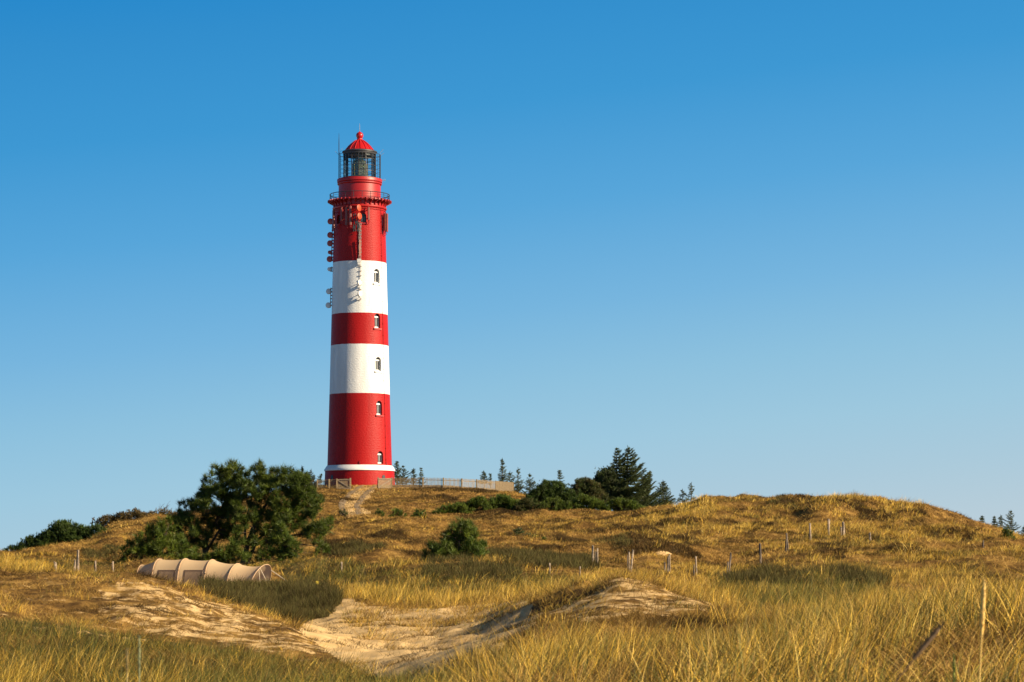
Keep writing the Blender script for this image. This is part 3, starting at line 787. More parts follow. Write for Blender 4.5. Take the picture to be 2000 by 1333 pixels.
# cable ladder down the front with clamps, radio boxes, dark frame
cl = MB(); th = 4.0; a = R(th)
def cp(y, o=0.10, dx=0.0): r = Rw(y) + o; return (r * math.sin(a) + dx, -r * math.cos(a), H(y))
for dx in (-0.11, 0.0, 0.10): cl.tube([cp(y, 0.09, dx + 0.025 * math.sin(y * 0.7 + dx * 30)) for y in range(440, 524, 6)], 0.032, 5)
cl.tube([cp(y, 0.07, 0.04 + 0.03 * math.sin(y)) for y in range(522, 596, 6)], 0.03, 5)
for y in list(range(444, 520, 7)) + list(range(527, 594, 9)): cl.box(cp(y, 0.08, 0.02), (0.34, 0.10, 0.09))
cl.build('cable_run', M_steel, LH)
for px, y, s_ in ((704.5, 516, (0.42, 0.30, 0.40)), (704.5, 522, (0.3, 0.26, 0.26)), (704.5, 566, (0.28, 0.3, 0.3)), (703, 590.5, (0.30, 0.34, 0.24))):
    jb = MB(); r = Rw(y) + 0.22; jb.box(((px - 702.5) * K, -r, H(y)), s_); jb.box(((px - 702.5) * K, -r + .2, H(y)), (0.1, 0.3, 0.1)); jb.build('radio_box', M_dishwhite, LH)
fr = MB()
for x0 in (694, 697.5, 702):
    fr.tube([((x0 - 702.5) * K, -(Rw(440) + 0.35), H(460)), ((x0 - 702.5) * K, -(Rw(440) + 0.35), H(424))], 0.05, 6)
for yy in (428, 437, 447, 457):
    fr.bar(((692 - 702.5) * K, -(Rw(440) + 0.30), H(yy)), ((706 - 702.5) * K, -(Rw(440) + 0.33), H(yy + 1)), 0.07)
    fr.bar(((698 - 702.5) * K, -(Rw(440) + 0.28), H(yy)), ((698 - 702.5) * K, -(Rw(440) - 0.1), H(yy)), 0.07)
for x0, yy in ((699, 442), (695, 452), (703, 450)): fr.box(((x0 - 702.5) * K, -(Rw(440) + 0.35), H(yy)), (0.28, 0.22, 0.34))
fr.build('antenna_frame', M_dark, LH)
wr = MB(); ring_tube(wr, Rw(415) + 0.05, H(414.2), 0.035, 64); wr.build('cable_ring', M_reddark, LH)
hk = MB(); a = R(23); r = Rw(420) + .04
hk.tube([(r * math.sin(a), -r * math.cos(a), H(418)), (r * math.sin(a), -r * math.cos(a), H(425.4)), ((r) * math.sin(a) + .15, -r * math.cos(a) + .02, H(425.6))], 0.03, 5); hk.build('hook', M_dark, LH)

# ------------------------------------------------------------------ picket fence and gates on the hilltop
def fence(name, label, pts, tops, bots, posts_at, group='picket fences and gates round the lighthouse'):
    """pts: (px, D) along the fence; tops/bots rows; posts_at: px of the posts"""
    X = [p[0] for p in pts]; Dd = [p[1] for p in pts]
    def P(px, yrow):
        D = float(np.interp(px, X, Dd)); return Vector(((px - 1000) / F * D, D, (HY - yrow) / F * D))
    c = P((X[0] + X[-1]) / 2, 956); c.z = gz(c.x, c.y)
    E = empty(name, c, label, 'fence', group)
    def loc(v): return v - c
    ends = list(posts_at)
    for a, b_ in zip(ends[:-1], ends[1:]):
        mb = MB(); A, B = P(a, 950), P(b_, 950); L = ((B.x - A.x) ** 2 + (B.y - A.y) ** 2) ** 0.5
        nn = max(3, int(L / 0.15))
        for k in range(nn):
            px = a + (b_ - a) * (k + 0.5) / nn
            t = float(np.interp(px, [q[0] for q in tops], [q[1] for q in tops])) + random.uniform(-.35, .35)
            bo = float(np.interp(px, [q[0] for q in bots], [q[1] for q in bots])) + random.uniform(-.3, .5)
            p0, p1 = loc(P(px, bo)), loc(P(px + random.uniform(-.12, .12), t))
            dr = (B - A).normalized()
            mb.bar(p0, p1, 0.022, random.uniform(0.060, 0.085), up=dr)
        nrm = Vector((A.y - B.y, B.x - A.x, 0)).normalized() * 0.035
        for fr_ in (0.2, 0.8):
            def rr(px): 
                t = float(np.interp(px, [q[0] for q in tops], [q[1] for q in tops])); bo = float(np.interp(px, [q[0] for q in bots], [q[1] for q in bots]))
                return loc(P(px, t + (bo - t) * fr_)) + nrm
            mb.bar(rr(a), rr(b_), 0.045, 0.07)
        mb.build('picket_panel', M_fence, E)
    for px in posts_at:
        t = float(np.interp(px, [q[0] for q in tops], [q[1] for q in tops])); bo = float(np.interp(px, [q[0] for q in bots], [q[1] for q in bots]))
        p0 = loc(P(px, bo + 4)) + Vector((0, -0.06, 0)); p1 = loc(P(px, t - 0.6)) + Vector((0, -0.06, 0))
        mb = MB(); mb.bar(p0, p1, 0.13); mb.build('post', M_fence, E)
    return E
M_fence = paint('grey_fence_boards', (0.25, 0.185, 0.105), 0.85, 0.35, 7.0)
GRP = 'picket fences and gates round the lighthouse'
fence('picket_fence', 'long weathered picket fence curving from the lighthouse along the hilltop',
      [(765, 290.6), (826, 290.2), (866, 290.2), (902, 290.6), (931, 291.5), (960, 294), (985, 299), (1003, 306)],
      [(765, 933.5), (826, 933.2), (866, 934), (902, 935.5), (931, 937), (970, 940), (1003, 942.5)],
      [(765, 954.5), (826, 955), (866, 956), (902, 957), (931, 958.5), (970, 960), (1003, 961.5)], [765, 826, 866, 902, 931, 968, 1003])
fence('picket_fence', 'short weathered picket fence between the big pine and the track, left of the lighthouse foot',
      [(596, 291), (643, 290.4), (658, 290.2)], [(596, 938.6), (643, 936.8), (658, 936)], [(596, 956), (643, 956.5), (658, 956.5)], [596, 620, 643, 658])
def gate(label, p0, p1, D0, D1, top0, top1, bot, post_px, brace_up):
    A = Vector(((p0 - 1000) / F * D0, D0, 0)); B = Vector(((p1 - 1000) / F * D1, D1, 0))
    z0, z1, zb = [(HY - q) / F * D0 for q in (top0, top1, bot)]
    c = (A + B) / 2; c.z = zb
    E = empty('wooden_gate', c, label, 'gate', GRP)
    mb = MB(); nn = int((B - A).length / 0.125); dr = (B - A).normalized()
    for k in range(nn):
        t = (k + .5) / nn; q = A.lerp(B, t); zt = z0 + (z1 - z0) * t
        mb.bar(Vector((q.x, q.y, zb + .05)) - c, Vector((q.x, q.y, zt - 0.02 + random.uniform(-.012, .012))) - c, 0.022, 0.108, up=dr)
    mb.build('board_panel', M_fence, E)
    nr = Vector((dr.y, -dr.x, 0)); nr = nr if nr.y < 0 else -nr
    br = MB(); a_, b_ = (A, B) if brace_up else (B, A)
    o = nr * 0.05
    br.bar(Vector((a_.x, a_.y, zb + .12)) + o - c, Vector((b_.x, b_.y, z0 - .12)) + o - c, 0.05, 0.09)
    for z in (zb + .09, z0 - .09): br.bar(Vector((A.x, A.y, z)) + o * 0.9 - c, Vector((B.x, B.y, z)) + o * 0.9 - c, 0.045, 0.09)
    br.build('brace', M_wood, E)
    q = Vector(((post_px - 1000) / F * D0, (D0 + D1) / 2 - 0.08, 0))
    pb = MB(); pb.bar(Vector((q.x, q.y, zb - 0.3)) - c, Vector((q.x, q.y, max(z0, z1) + .04)) - c, 0.17); pb.build('post', M_fence, E)
gate('weathered boarded gate leaf with a falling brace, left of the track to the lighthouse', 659, 684, 290.2, 290.0, 936, 934.8, 955.8, 684.5, False)
gate('weathered boarded gate leaf with a rising brace, right of the track to the lighthouse', 738.5, 764, 290.0, 290.5, 934.5, 933.5, 955.0, 738.5, True)

# small white lamp post behind the fence
x, y = (597 - 1000) / F * 294, 294.0; z0 = gz(x, y)
E = empty('lamp_post', (x, y, z0), 'small white post with a dark tilted head, beside the big pine top and the fence', 'lamp post')
mb = MB(); mb.tube([(0, 0, 0), (0, 0, (HY - 929.5) / F * y - z0)], 0.11, 10); mb.build('pole', M_white, E)
mb = MB(); zz = (HY - 925.5) / F * y - z0
mb.box((-0.02, 0, zz), (0.34, 0.26, 0.16), Matrix.Rotation(R(-20), 3, 'Y')); mb.box((0.03, 0, zz - .15), (0.12, 0.12, 0.2)); mb.build('lamp_head', M_dark, E)

# ------------------------------------------------------------------ tunnel tent
TD = 125.0; TPX = 400.0; PM = F / TD            # pixels per metre there
tcx, tcz = (TPX - 1000) / PM, (HY - 1154) / PM
TENT = empty('tunnel_tent', (tcx, TD, tcz), 'long low tan tunnel tent with two mesh windows and an open awning end', 'tent', rz=math.atan2(-0.30, 0.954))
# hoops: (column of the middle, row of the top, half width, lean along the axis in m)
HOOPS = [(270, 1104.5, 0.72, 0.05), (308, 1092.5, 0.98, 0.0), (361, 1092.0, 1.0, 0.0), (415, 1094.0, 1.0, 0.02), (461, 1101.8, 1.10, 0.16), (508, 1103.6, 1.22, 0.44)]
hs = [((p - TPX) / PM / 0.954, (1154 - q) / PM, w, ln) for p, q, w, ln in HOOPS]
SECT = []          # (s, h, w, lean, isHoop)
sag = [0.04, 0.035, 0.04, 0.055, 0.085]
for i in range(len(hs)):
    SECT.append((*hs[i], True))
    if i < len(hs) - 1:
        for k in range(1, 10):
            t = k / 10; g = 1 - sag[i] * 4 * t * (1 - t)
            a, c = hs[i], hs[i + 1]
            SECT.append((a[0] + (c[0] - a[0]) * t, (a[1] + (c[1] - a[1]) * t) * g, (a[2] + (c[2] - a[2]) * t) * (1 - sag[i] * 2.6 * t * (1 - t)), a[3] + (c[3] - a[3]) * t, False))
NPH = 28
def tent_pt(s, h, w, ln, ph, off=0.0):
    c, sn_ = math.cos(ph), math.sin(ph)
    z = h * (max(sn_, 0) ** 0.9)
    return (s + ln * (z / h) ** 1.3, -(w + off) * math.copysign(abs(c) ** 0.9, c), z + off * sn_)
v = []; f = []
tail = hs[0][0] - 0.34
for s_, h_, w_, ln_, _ in SECT:
    for k in range(NPH + 1): v.append(tent_pt(s_, h_, w_, ln_, math.pi * k / NPH))
for i in range(len(SECT) - 1):
    for k in range(NPH): f.append((i * (NPH + 1) + k, i * (NPH + 1) + k + 1, (i + 1) * (NPH + 1) + k + 1, (i + 1) * (NPH + 1) + k))
n0 = len(v)
for k in range(NPH + 1):
    p = tent_pt(hs[0][0], hs[0][1], hs[0][2], 0, math.pi * k / NPH); v.append((tail - 0.05 * p[2], p[1] * 0.55, p[2] * 0.25))
for k in range(NPH): f.append((n0 + k, n0 + k + 1, k + 1, k))
va = np.array(v); tv = 1 + 0.06 * (fbm(va[:, 0] * 2, va[:, 1] * 2 + va[:, 2] * 2, 4, 3) - 0.5)[:, None]
shell = np_mesh('tent_shell', va, np.array(f), M_tent, np.array([[0.92, 0.675, 0.40]]) * tv, TENT)
shell.data.polygons.foreach_set('use_smooth', [True] * len(shell.data.polygons))
for s_, h_, w_, ln_ in hs:
    mb = MB(); mb.tube([tent_pt(s_, h_, w_, ln_, math.pi * k / 32, 0.012) for k in range(33)], 0.024, 6)
    mb.build('pole_sleeve', M_tentseam if False else paint('tan_sleeve', (0.42, 0.28, 0.165), 0.8, 0.1), TENT)
def sect_at(s):
    for i in range(len(SECT) - 1):
        if SECT[i][0] <= s <= SECT[i + 1][0]:
            t = (s - SECT[i][0]) / (SECT[i + 1][0] - SECT[i][0]); return [SECT[i][q] + (SECT[i + 1][q] - SECT[i][q]) * t for q in range(4)]
def patch(s0, s1, z0, z1, off, nx=8, nz=8):
    vv = []; ff = []
    for i in range(nx + 1):
        s = s0 + (s1 - s0) * i / nx; q = sect_at(s)
        for k in range(nz + 1):
            z = z0 + (z1 - z0) * k / nz
            ph = math.asin(min(1, (z / q[1])) ** (1 / 0.9))
            vv.append(tent_pt(*q, ph, off))
    for i in range(nx):
        for k in range(nz): ff.append((i * (nz + 1) + k, (i + 1) * (nz + 1) + k, (i + 1) * (nz + 1) + k + 1, i * (nz + 1) + k + 1))
    return vv, ff
for i in (1, 2):
    a, c = hs[i][0], hs[i + 1][0]; L = c - a
    w0, w1 = a + L * 0.20, a + L * 0.88
    mb = MB()
    for q in ((w0, w1, 0.93, 1.0), (w0, w0 + 0.075, 0.2, 0.93), (w1 - 0.075, w1, 0.2, 0.93), (w0, w1, 0.14, 0.2)):
        mb.add(*patch(q[0], q[1], q[2], q[3], 0.012))
    wob_ = mb.build('window', M_tenttrim, TENT, smooth=60)
    mb = MB(); mb.add(*patch(w0 + 0.075, w1 - 0.075, 0.2, 0.93, 0.010)); mb.build('mesh_panel', M_tentnet, wob_, smooth=60)
# inner cabin wall seen through the awning
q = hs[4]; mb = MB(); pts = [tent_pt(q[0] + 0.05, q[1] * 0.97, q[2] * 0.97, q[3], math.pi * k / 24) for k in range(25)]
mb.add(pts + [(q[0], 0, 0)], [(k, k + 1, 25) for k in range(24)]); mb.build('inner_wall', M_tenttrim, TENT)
q = hs[5]
for name, p0, p1, r in (('guy_line', tent_pt(*q, math.pi * 0.72), (q[0] + 2.05, 0.35, 0.02), 0.026), ('guy_line', tent_pt(*q, math.pi * 0.33), (q[0] + 1.0, -0.8, 0.05), 0.014), ('guy_line', tent_pt(*q, math.pi * 0.30), (q[0] + 0.55, -1.0, 0.05), 0.012)):
    mb = MB(); mb.tube([p0, p1], r, 5); mb.build(name, M_rope, TENT)
mb = MB(); k = hs[3]; mb.box(tent_pt(*k, math.pi * 0.17, 0.03), (0.06, 0.05, 0.05)); mb.build('toggle', M_dark, TENT)

# ------------------------------------------------------------------ foliage builders
def unit(a): return a / (np.linalg.norm(a, axis=-1, keepdims=True) + 1e-9)
def tufts(C, U, size, k, width, col, fan=0.9, along=0.5):
    """k needle blades on each shoot: C centres, U directions, size lengths"""
    n_ = len(C)
    d = unit(rng.normal(size=(n_, k, 3)))
    dirs = unit(U[:, None, :] * (1.0) + d * fan)
    base = C[:, None, :] + U[:, None, :] * (size[:, None, None] * along * (rng.random((n_, k, 1)) - 0.5))
    L = size[:, None, None] * (0.6 + 0.5 * rng.random((n_, k, 1)))
    side = unit(np.cross(dirs, rng.normal(size=(n_, k, 3))))
    w = width * (0.7 + 0.6 * rng.random((n_, k, 1)))
    a = base - side * w / 2; b_ = base + side * w / 2; tip = base + dirs * L
    V = np.stack([a, b_, tip], 2).reshape(-1, 3)
    T = np.arange(len(V)).reshape(-1, 3)
    c = np.repeat(col[:, None, :] * (0.85 + 0.3 * rng.random((n_, k, 1))), 3, 1).reshape(-1, 3) if False else np.repeat((col[:, None, :] * (0.82 + 0.36 * rng.random((n_, k, 1)))).reshape(-1, 3), 3, 0)
    return V, T, c

PINE = np.array([0.052, 0.088, 0.011]); PINE_Y = np.array([0.118, 0.148, 0.014]); PINE_D = np.array([0.050, 0.078, 0.016])
def blob_crown(blobs, D, depth, base, dens=1.0, tuft=0.33, flat=0.66, upness=0.7, colr=(PINE, PINE_Y), k=18, width=0.023, fan=0.85, back=0.4):
    C, U, S, Cc = [], [], [], []
    cents = []
    for (px, py, rp) in blobs:
        r = rp / F * D * 0.9
        for rep in range(1 + (rng.random() < back)):
            dy = rng.uniform(-depth, depth) if rep else rng.uniform(-depth, depth * 0.4)
            c = np.array([(px - 1000) / F * D + (rng.normal() * r * .5 if rep else 0), dy, (HY - py) / F * D + (rng.normal() * r * .4 if rep else 0)])
            cents.append((c, r))
            n_ = int(max(8, dens * 46 * (r / 0.35) ** 2))
            d = unit(rng.normal(size=(n_, 3))); rad = r * rng.random((n_, 1)) ** 0.45
            q = d * rad; q[:, 2] *= flat
            # ragged clump, not a ball
            q += rng.normal(size=(n_, 3)) * 0.05
            sub = unit(rng.normal(size=(6, 3))) * r * 0.85; sub[:, 2] *= 0.85
            q = sub[rng.integers(0, 6, n_)] + d * rad * 0.40 + rng.normal(size=(n_, 3)) * .045
            if rep == 0:
                nl = max(2, n_ // 9); q[:nl] = np.stack([rng.normal(size=nl) * r * .5, rng.normal(size=nl) * r * .5, r * (.55 + .55 * rng.random(nl))], -1)
            C.append(c + q); U.append(unit(d * 0.7 + np.array([0, 0, upness]) + rng.normal(size=(n_, 3)) * 0.25))
            S.append(tuft * (0.7 + 0.6 * rng.random(n_)))
            mixv = np.clip(rng.random() * 0.5 + rng.random((n_, 1)) * 0.6 - 0.1, 0, 1)
            Cc.append((colr[0] * (1 - mixv) + colr[1] * mixv) * (0.5 + 0.95 * rng.random((n_, 1))))
    C, U, S, Cc = map(np.concatenate, (C, U, S, Cc))
    C = C - np.array(base) + np.array([0, D, 0])
    V, T, c = tufts(C, U, S, k, width, Cc, fan)
    return V, T, c, [(ce - np.array(base) + np.array([0, D, 0]), r) for ce, r in cents]
def tree(name, label, cat, blobs, D, stems, depth, group=None, trunk=True, mat=None, branch_r=0.035, **kw):
    """stems: list of polylines [(px, py, radius m)], the first starts at the foot"""
    px0, py0, _ = stems[0][0]
    x0 = (px0 - 1000) / F * D; z0 = gz(x0, D)
    E = empty(name, (x0, D, z0), label, cat, group)
    base = (x0, D, z0)
    V, T, c, cents = blob_crown(blobs, D, depth, base, **kw)
    np_mesh('crown', V, T, mat or M_needle, c, E)
    if trunk:
        mb = MB(); nodes = []
        for i, st in enumerate(stems):
            pts = []; rr = []
            dyo = rng.uniform(-depth, depth) * (0.25 if i else 0.0)
            for j, (px, py, r) in enumerate(st):
                fr_ = j / max(1, len(st) - 1)
                pts.append(Vector(((px - 1000) / F * D - x0, dyo * fr_, (HY - py) / F * D - z0))); rr.append(r)
            if pts[0].z > -0.1 and i == 0: pts[0].z = -0.2
            # subdivide and roughen
            P2, R2 = [], []
            for a, b_, ra, rb_ in zip(pts[:-1], pts[1:], rr[:-1], rr[1:]):
                for t in (0, .25, .5, .75):
                    p = a.lerp(b_, t); p += Vector((random.uniform(-1, 1), random.uniform(-1, 1), 0)) * ra * 0.35
                    P2.append(p); R2.append(ra + (rb_ - ra) * t)
            P2.append(pts[-1]); R2.append(rr[-1])
            mb.tube(P2, R2, 7)
            nodes += list(zip(P2, R2))
        for ce, r in cents:
            ce = Vector(ce); best = None
            for p, pr_ in nodes:
                if p.z > ce.z + 0.1: continue
                d_ = (p - ce).length + 0.8 * max(0, (ce.z - p.z) - 1.2 * math.hypot(ce.x - p.x, ce.y - p.y))
                if best is None or d_ < best[0]: best = (d_, p, pr_)
            if best is None: best = (0, min(nodes, key=lambda q: (q[0] - ce).length)[0], 0.03)
            p = best[1]; br = min(best[2] * 0.6, branch_r) * random.uniform(.6, 1.1)
            m1 = p.lerp(ce, 0.45) + Vector((random.uniform(-.12, .12), random.uniform(-.12, .12), random.uniform(-.15, .05)))
            mb.tube([p, m1, ce], [br, br * .75, br * .3], 5)
            for _ in range(2):
                e_ = ce + Vector((random.uniform(-1, 1), random.uniform(-1, 1), random.uniform(-.3, 1))) * r * 0.8
                mb.tube([m1.lerp(ce, .5), e_], [br * .45, br * .15], 4)
        mb.build('trunk', M_bark, E, smooth=50)
    return E

def spruce(label, px, ytop, ybase, wpx, D, group, lean=0.0, sparse=0.0, name='spruce_tree', dens=1.0, asym=0.0, tops=1, tsize=0.13):
    x0 = (px - 1000) / F * D; z0 = gz(x0, D)
    E = empty(name, (x0, D, z0), label, 'tree', group)
    if tops == 1: sparse = min(.6, sparse + rng.uniform(0, .25)); wpx = wpx * rng.uniform(.9, 1.35)
    asym = asym + rng.normal() * 0.25; lean = lean + rng.normal() * 0.012
    Ht = (HY - ytop) / F * D - z0; Wd = wpx / F * D
    zb = max(0.05, (HY - ybase) / F * D - z0)
    mb = MB(); C, U, S, Cc = [], [], [], []
    for tp in range(tops):
        hx = 0 if tp == 0 else -Wd * 0.19
        hh = Ht * (1 if tp == 0 else 0.97)
        mb.tube([(hx * 0.3, 0.15 * tp, -0.2), (hx, .15 * tp, hh * .45), (hx + lean * Ht * .7, 0.15 * tp, hh * .75), (hx + lean * Ht, .15 * tp, hh)], [0.03 + .018 * Ht, 0.012 + 0.012 * Ht, .01 + .006 * Ht, 0.008], 6)
        step = max(0.17, Ht / 24)
        z = zb + 0.1
        while z < hh - 0.05:
            t = (z - zb) / max(hh - zb, .1)
            rad = Wd * 0.62 * ((1 - t) ** 1.05) + 0.04
            nb = int(5 + 3 * (1 - t))
            a0 = rng.random() * 6.28; lv = rng.uniform(0.8, 1.2)
            if rng.random() < 0.03 and t > .2: z += step; continue
            cx = hx * min(1, z / (hh * .45) ) + lean * Ht * max(0, (z / hh - .45) / .55)
            for q in range(nb):
                if rng.random() < sparse: continue
                a = a0 + 6.283 * q / nb + rng.normal() * .25
                Lb = rad * (0.5 + 0.75 * rng.random()) * lv
                if asym: Lb *= 1 + asym * math.cos(a)
                dz = Lb * (0.35 * t + 0.02 - 0.22 * (1 - t)) + rng.normal() * .05
                tipz = Lb * 0.28
                p0 = Vector((cx, .15 * tp, z)); p1 = Vector((cx + math.cos(a) * Lb * .6, .15 * tp + math.sin(a) * Lb * .6, z + dz * .6)); p2 = Vector((cx + math.cos(a) * Lb, .15 * tp + math.sin(a) * Lb, z + dz + tipz))
                mb.tube([p0, p1, p2], [0.008 + 0.012 * Lb, 0.006 + .006 * Lb, 0.004], 4, cap=False)
                ns = max(3, int(Lb / 0.085 * dens))
                for w_ in np.linspace(0.12, 1.0, ns):
                    p = p0.lerp(p1, w_ / .6) if w_ < .6 else p1.lerp(p2, (w_ - .6) / .4)
                    sp = 0.30 * Lb * (1 - w_) + 0.03
                    od = np.array([math.cos(a), math.sin(a), 0.15])
                    for _ in range(2):
                        off = rng.uniform(-1, 1) * sp
                        C.append((p.x - math.sin(a) * off, p.y + math.cos(a) * off, p.z - abs(off) * .25 + rng.normal() * .02))
                        U.append(od + np.array([-math.sin(a), math.cos(a), 0]) * np.sign(off) * .6 + rng.normal(size=3) * .15)
                        S.append(tsize + 0.07 * rng.random())
                        Cc.append(np.array([0.066, 0.088, 0.028]) * (0.6 + 0.8 * rng.random()) + np.array([0.012, 0.008, 0]) * rng.random())
            z += step * (0.8 + .4 * rng.random())
        for zz in np.linspace(hh - 0.3, hh, 5):
            C.append((hx + lean * Ht, .15 * tp, zz)); U.append((rng.normal() * .3, rng.normal() * .3, 1)); S.append(.14); Cc.append(np.array([0.045, 0.06, 0.026]))
    C, U, S, Cc = np.array(C), unit(np.array(U)), np.array(S), np.array(Cc)
    V, T, c = tufts(C, U, S, 9, 0.032, Cc, 0.75, 1.2)
    np_mesh('crown', V, T, M_needle, c, E)
    mb.build('trunk', M_bark, E, smooth=50)
    return E

# ------------------------------------------------------------------ the pines behind the tent
DP = 152.0
b_left = [(452,907,7),(446,912,6),(462,910,6),(470,915,8),(425,916,7),(432,922,6),(452,924,11),(437,932,12),(466,930,9),(420,930,7),(405,941,8),(440,945,17),(415,953,13),(398,963,9),(393,972,8),(462,948,12),(470,940,7),(445,965,17),(425,970,18),(455,982,16),(400,978,10),
  (355,985,6),(364,984,7),(374,989,8),(385,992,9),(397,993,11),(386,968,5),(412,990,13),(440,996,17),(455,1010,14),(425,1004,14),(402,1012,12),(372,1012,10),(352,1012,10),(344,1020,10),(362,1024,13),(385,1028,12),(408,1030,14),(432,1026,14),(452,1030,10),(338,1032,10),(355,1040,11),(375,1044,9),(362,1056,10),(380,1062,9),(350,1068,9),(368,1078,10),(388,1080,8),(410,1052,10),(432,1050,10),(420,1070,8),(388,1046,10),(446,1044,9),(400,1066,8),(372,1062,9)]
tree('pine_tree', 'tall ragged pine with a dark tufted tip, right behind the tent windows', 'tree', b_left, DP,
     [[(398, 1096, .16), (402, 1075, .14), (404, 1052, .12), (420, 1020, .09), (440, 980, .07), (450, 940, .045), (453, 910, .02)],
      [(402, 1085, .11), (392, 1062, .09), (378, 1040, .07), (366, 1015, .04), (362, 990, .02)],
      [(402, 1080, .10), (415, 1058, .08), (428, 1035, .06), (412, 1000, .03)]], 1.6, 'pines behind the tent', k=20, dens=1.15, colr=(PINE * .82, PINE_Y * .82))
b_right = [(500,914,7),(508,912,8),(519,917,7),(496,922,6),(511,924,8),(490,934,11),(508,938,14),(532,926,10),(550,921,9),(545,932,12),(566,925,10),(572,934,12),(588,934,12),(597,944,12),(480,944,9),(472,952,7),(526,946,16),(552,948,17),(578,950,16),(490,956,14),(508,962,15),(535,966,17),(562,968,17),(588,968,16),(605,962,12),(614,974,12),(470,968,10),(478,980,14),(500,985,16),(526,990,17),(553,990,17),(580,990,16),(602,988,14),(619,990,11),(629,984,6),(624,999,9),(464,992,9),(472,1004,13),(492,1008,14),(514,1012,15),(540,1014,15),(565,1012,14),(590,1010,12),(608,1008,9),(484,1026,11),(504,1034,11),(530,1034,11),(552,1032,11),(470,1020,9),(500,1050,8),(518,1046,8),(576,1030,9),(596,1026,8),
  (646,1018,7),(640,1025,9),(628,1030,10),(614,1034,10),(602,1040,9),(633,1040,8),(622,1048,9),(606,1050,8),(590,1048,6),(641,1034,6),(625,1066,7),(634,1074,8),(641,1079,5),(616,1062,5),(622,1078,5),(500,1068,7),(512,1080,7),(524,1062,11),(486,1088,6),(470,1042,10),(462,1058,9),(540,1050,10),(508,1060,9),(455,1036,9),(480,1062,8)]
tree('pine_tree', 'broad dense pine with a rounded crown and low side bough, nearest the lighthouse', 'tree', b_right, DP - 1,
     [[(472, 1098, .17), (480, 1075, .15), (487, 1050, .13), (500, 1020, .11), (520, 985, .08), (540, 955, .05), (548, 930, .02)],
      [(484, 1100, .12), (492, 1078, .11), (502, 1055, .09), (520, 1040, .07), (560, 1010, .05), (600, 985, .02)],
      [(484, 1080, .10), (478, 1050, .08), (480, 1015, .06), (495, 960, .04), (505, 920, .015)],
      [(497, 1066, .08), (530, 1052, .06), (575, 1046, .05), (610, 1040, .03), (640, 1026, .015)],
      [(520, 1060, .05), (570, 1062, .04), (612, 1066, .02), (632, 1074, .012)]], 1.9, 'pines behind the tent', k=20, dens=1.15, colr=(PINE * .82, PINE_Y * .82))
b_young = [(548,1026,6),(551,1034,8),(546,1044,9),(559,1042,8),(538,1054,8),(553,1056,11),(567,1054,8),(542,1066,10),(560,1068,12),(576,1066,9),(532,1078,9),(550,1080,12),(568,1080,11),(582,1080,8),(526,1088,8),(548,1090,10),(572,1090,9),(516,1088,7),(508,1094,6)]
tree('pine_tree', 'young bushy pine just behind the awning end of the tent', 'tree', b_young, DP - 5, [[(552, 1100, .09), (552, 1070, .06), (549, 1030, .02)]], 0.8, 'pines behind the tent', dens=1.1, upness=0.9)
b_bush = [(330,1022,9),(320,1030,10),(338,1036,9),(300,1036,9),(290,1042,10),(308,1040,12),(325,1046,13),(280,1052,10),(297,1056,14),(314,1060,14),(335,1056,12),(350,1054,10),(264,1062,7),(272,1066,9),(284,1070,13),(303,1076,14),(322,1074,14),(342,1072,13),(360,1066,10),(246,1074,6),(252,1078,7),(266,1082,10),(286,1088,13),(308,1092,13),(330,1090,13),(350,1088,12),(244,1096,7),(256,1098,9),(272,1100,10),(236,1106,6),(292,1102,10),(368,1080,10),(362,1096,10),(254,1066,8),(262,1092,9),(246,1086,8),(300,1086,12),(276,1078,10)]
tree('pine_shrub', 'wide bushy pine shrub leaning over the low tail end of the tent', 'shrub', b_bush, DP - 6, [[(312, 1108, .10), (316, 1080, .08), (322, 1050, .05), (330, 1024, .02)], [(316, 1095, .07), (290, 1075, .05), (262, 1064, .02)], [(318, 1085, .06), (345, 1068, .04), (360, 1058, .02)]], 1.2, 'pines behind the tent', dens=1.0, upness=0.85)
b_low = [(454,1066,6),(462,1070,7),(450,1078,10),(436,1082,10),(466,1080,8),(424,1088,9),(444,1092,11),(462,1092,9),(478,1090,6),(410,1092,8),(396,1096,8),(380,1092,8)]
tree('pine_shrub', 'small low pine shrub right above the ridge of the tent, between the pine trunks', 'shrub', b_low, DP - 7, [[(442, 1102, .05), (446, 1085, .03), (455, 1068, .015)]], 0.6, 'pines behind the tent', dens=1.1, upness=0.8)
b_small = [(897,1024,6),(904,1027,7),(890,1030,7),(912,1032,7),(900,1036,11),(884,1042,8),(916,1042,8),(896,1048,13),(912,1052,11),(928,1050,7),(880,1056,9),(900,1062,14),(918,1066,13),(934,1066,9),(944,1068,6),(878,1068,10),(894,1076,14),(912,1080,14),(930,1080,12),(944,1082,7),(842,1066,6),(850,1072,7),(860,1076,9),(872,1082,11),(836,1082,7),(846,1088,9),(858,1092,10),(830,1094,7),(838,1098,8),(880,1092,12),(902,1092,12),(868,1062,7),(866,1054,5),(874,1072,9),(862,1088,10),(888,1084,10),(870,1046,5),(890,1052,8),(852,1082,9),(938,1076,9),(925,1040,6)]
tree('pine_tree', 'small bushy pine alone on the slope above the dark heather mound', 'tree', b_small, 132.0, [[(895, 1106, .09), (897, 1070, .06), (899, 1028, .02)], [(893, 1098, .05), (865, 1084, .04), (840, 1072, .015)]], 0.9, dens=1.15, upness=0.9, flat=0.9)

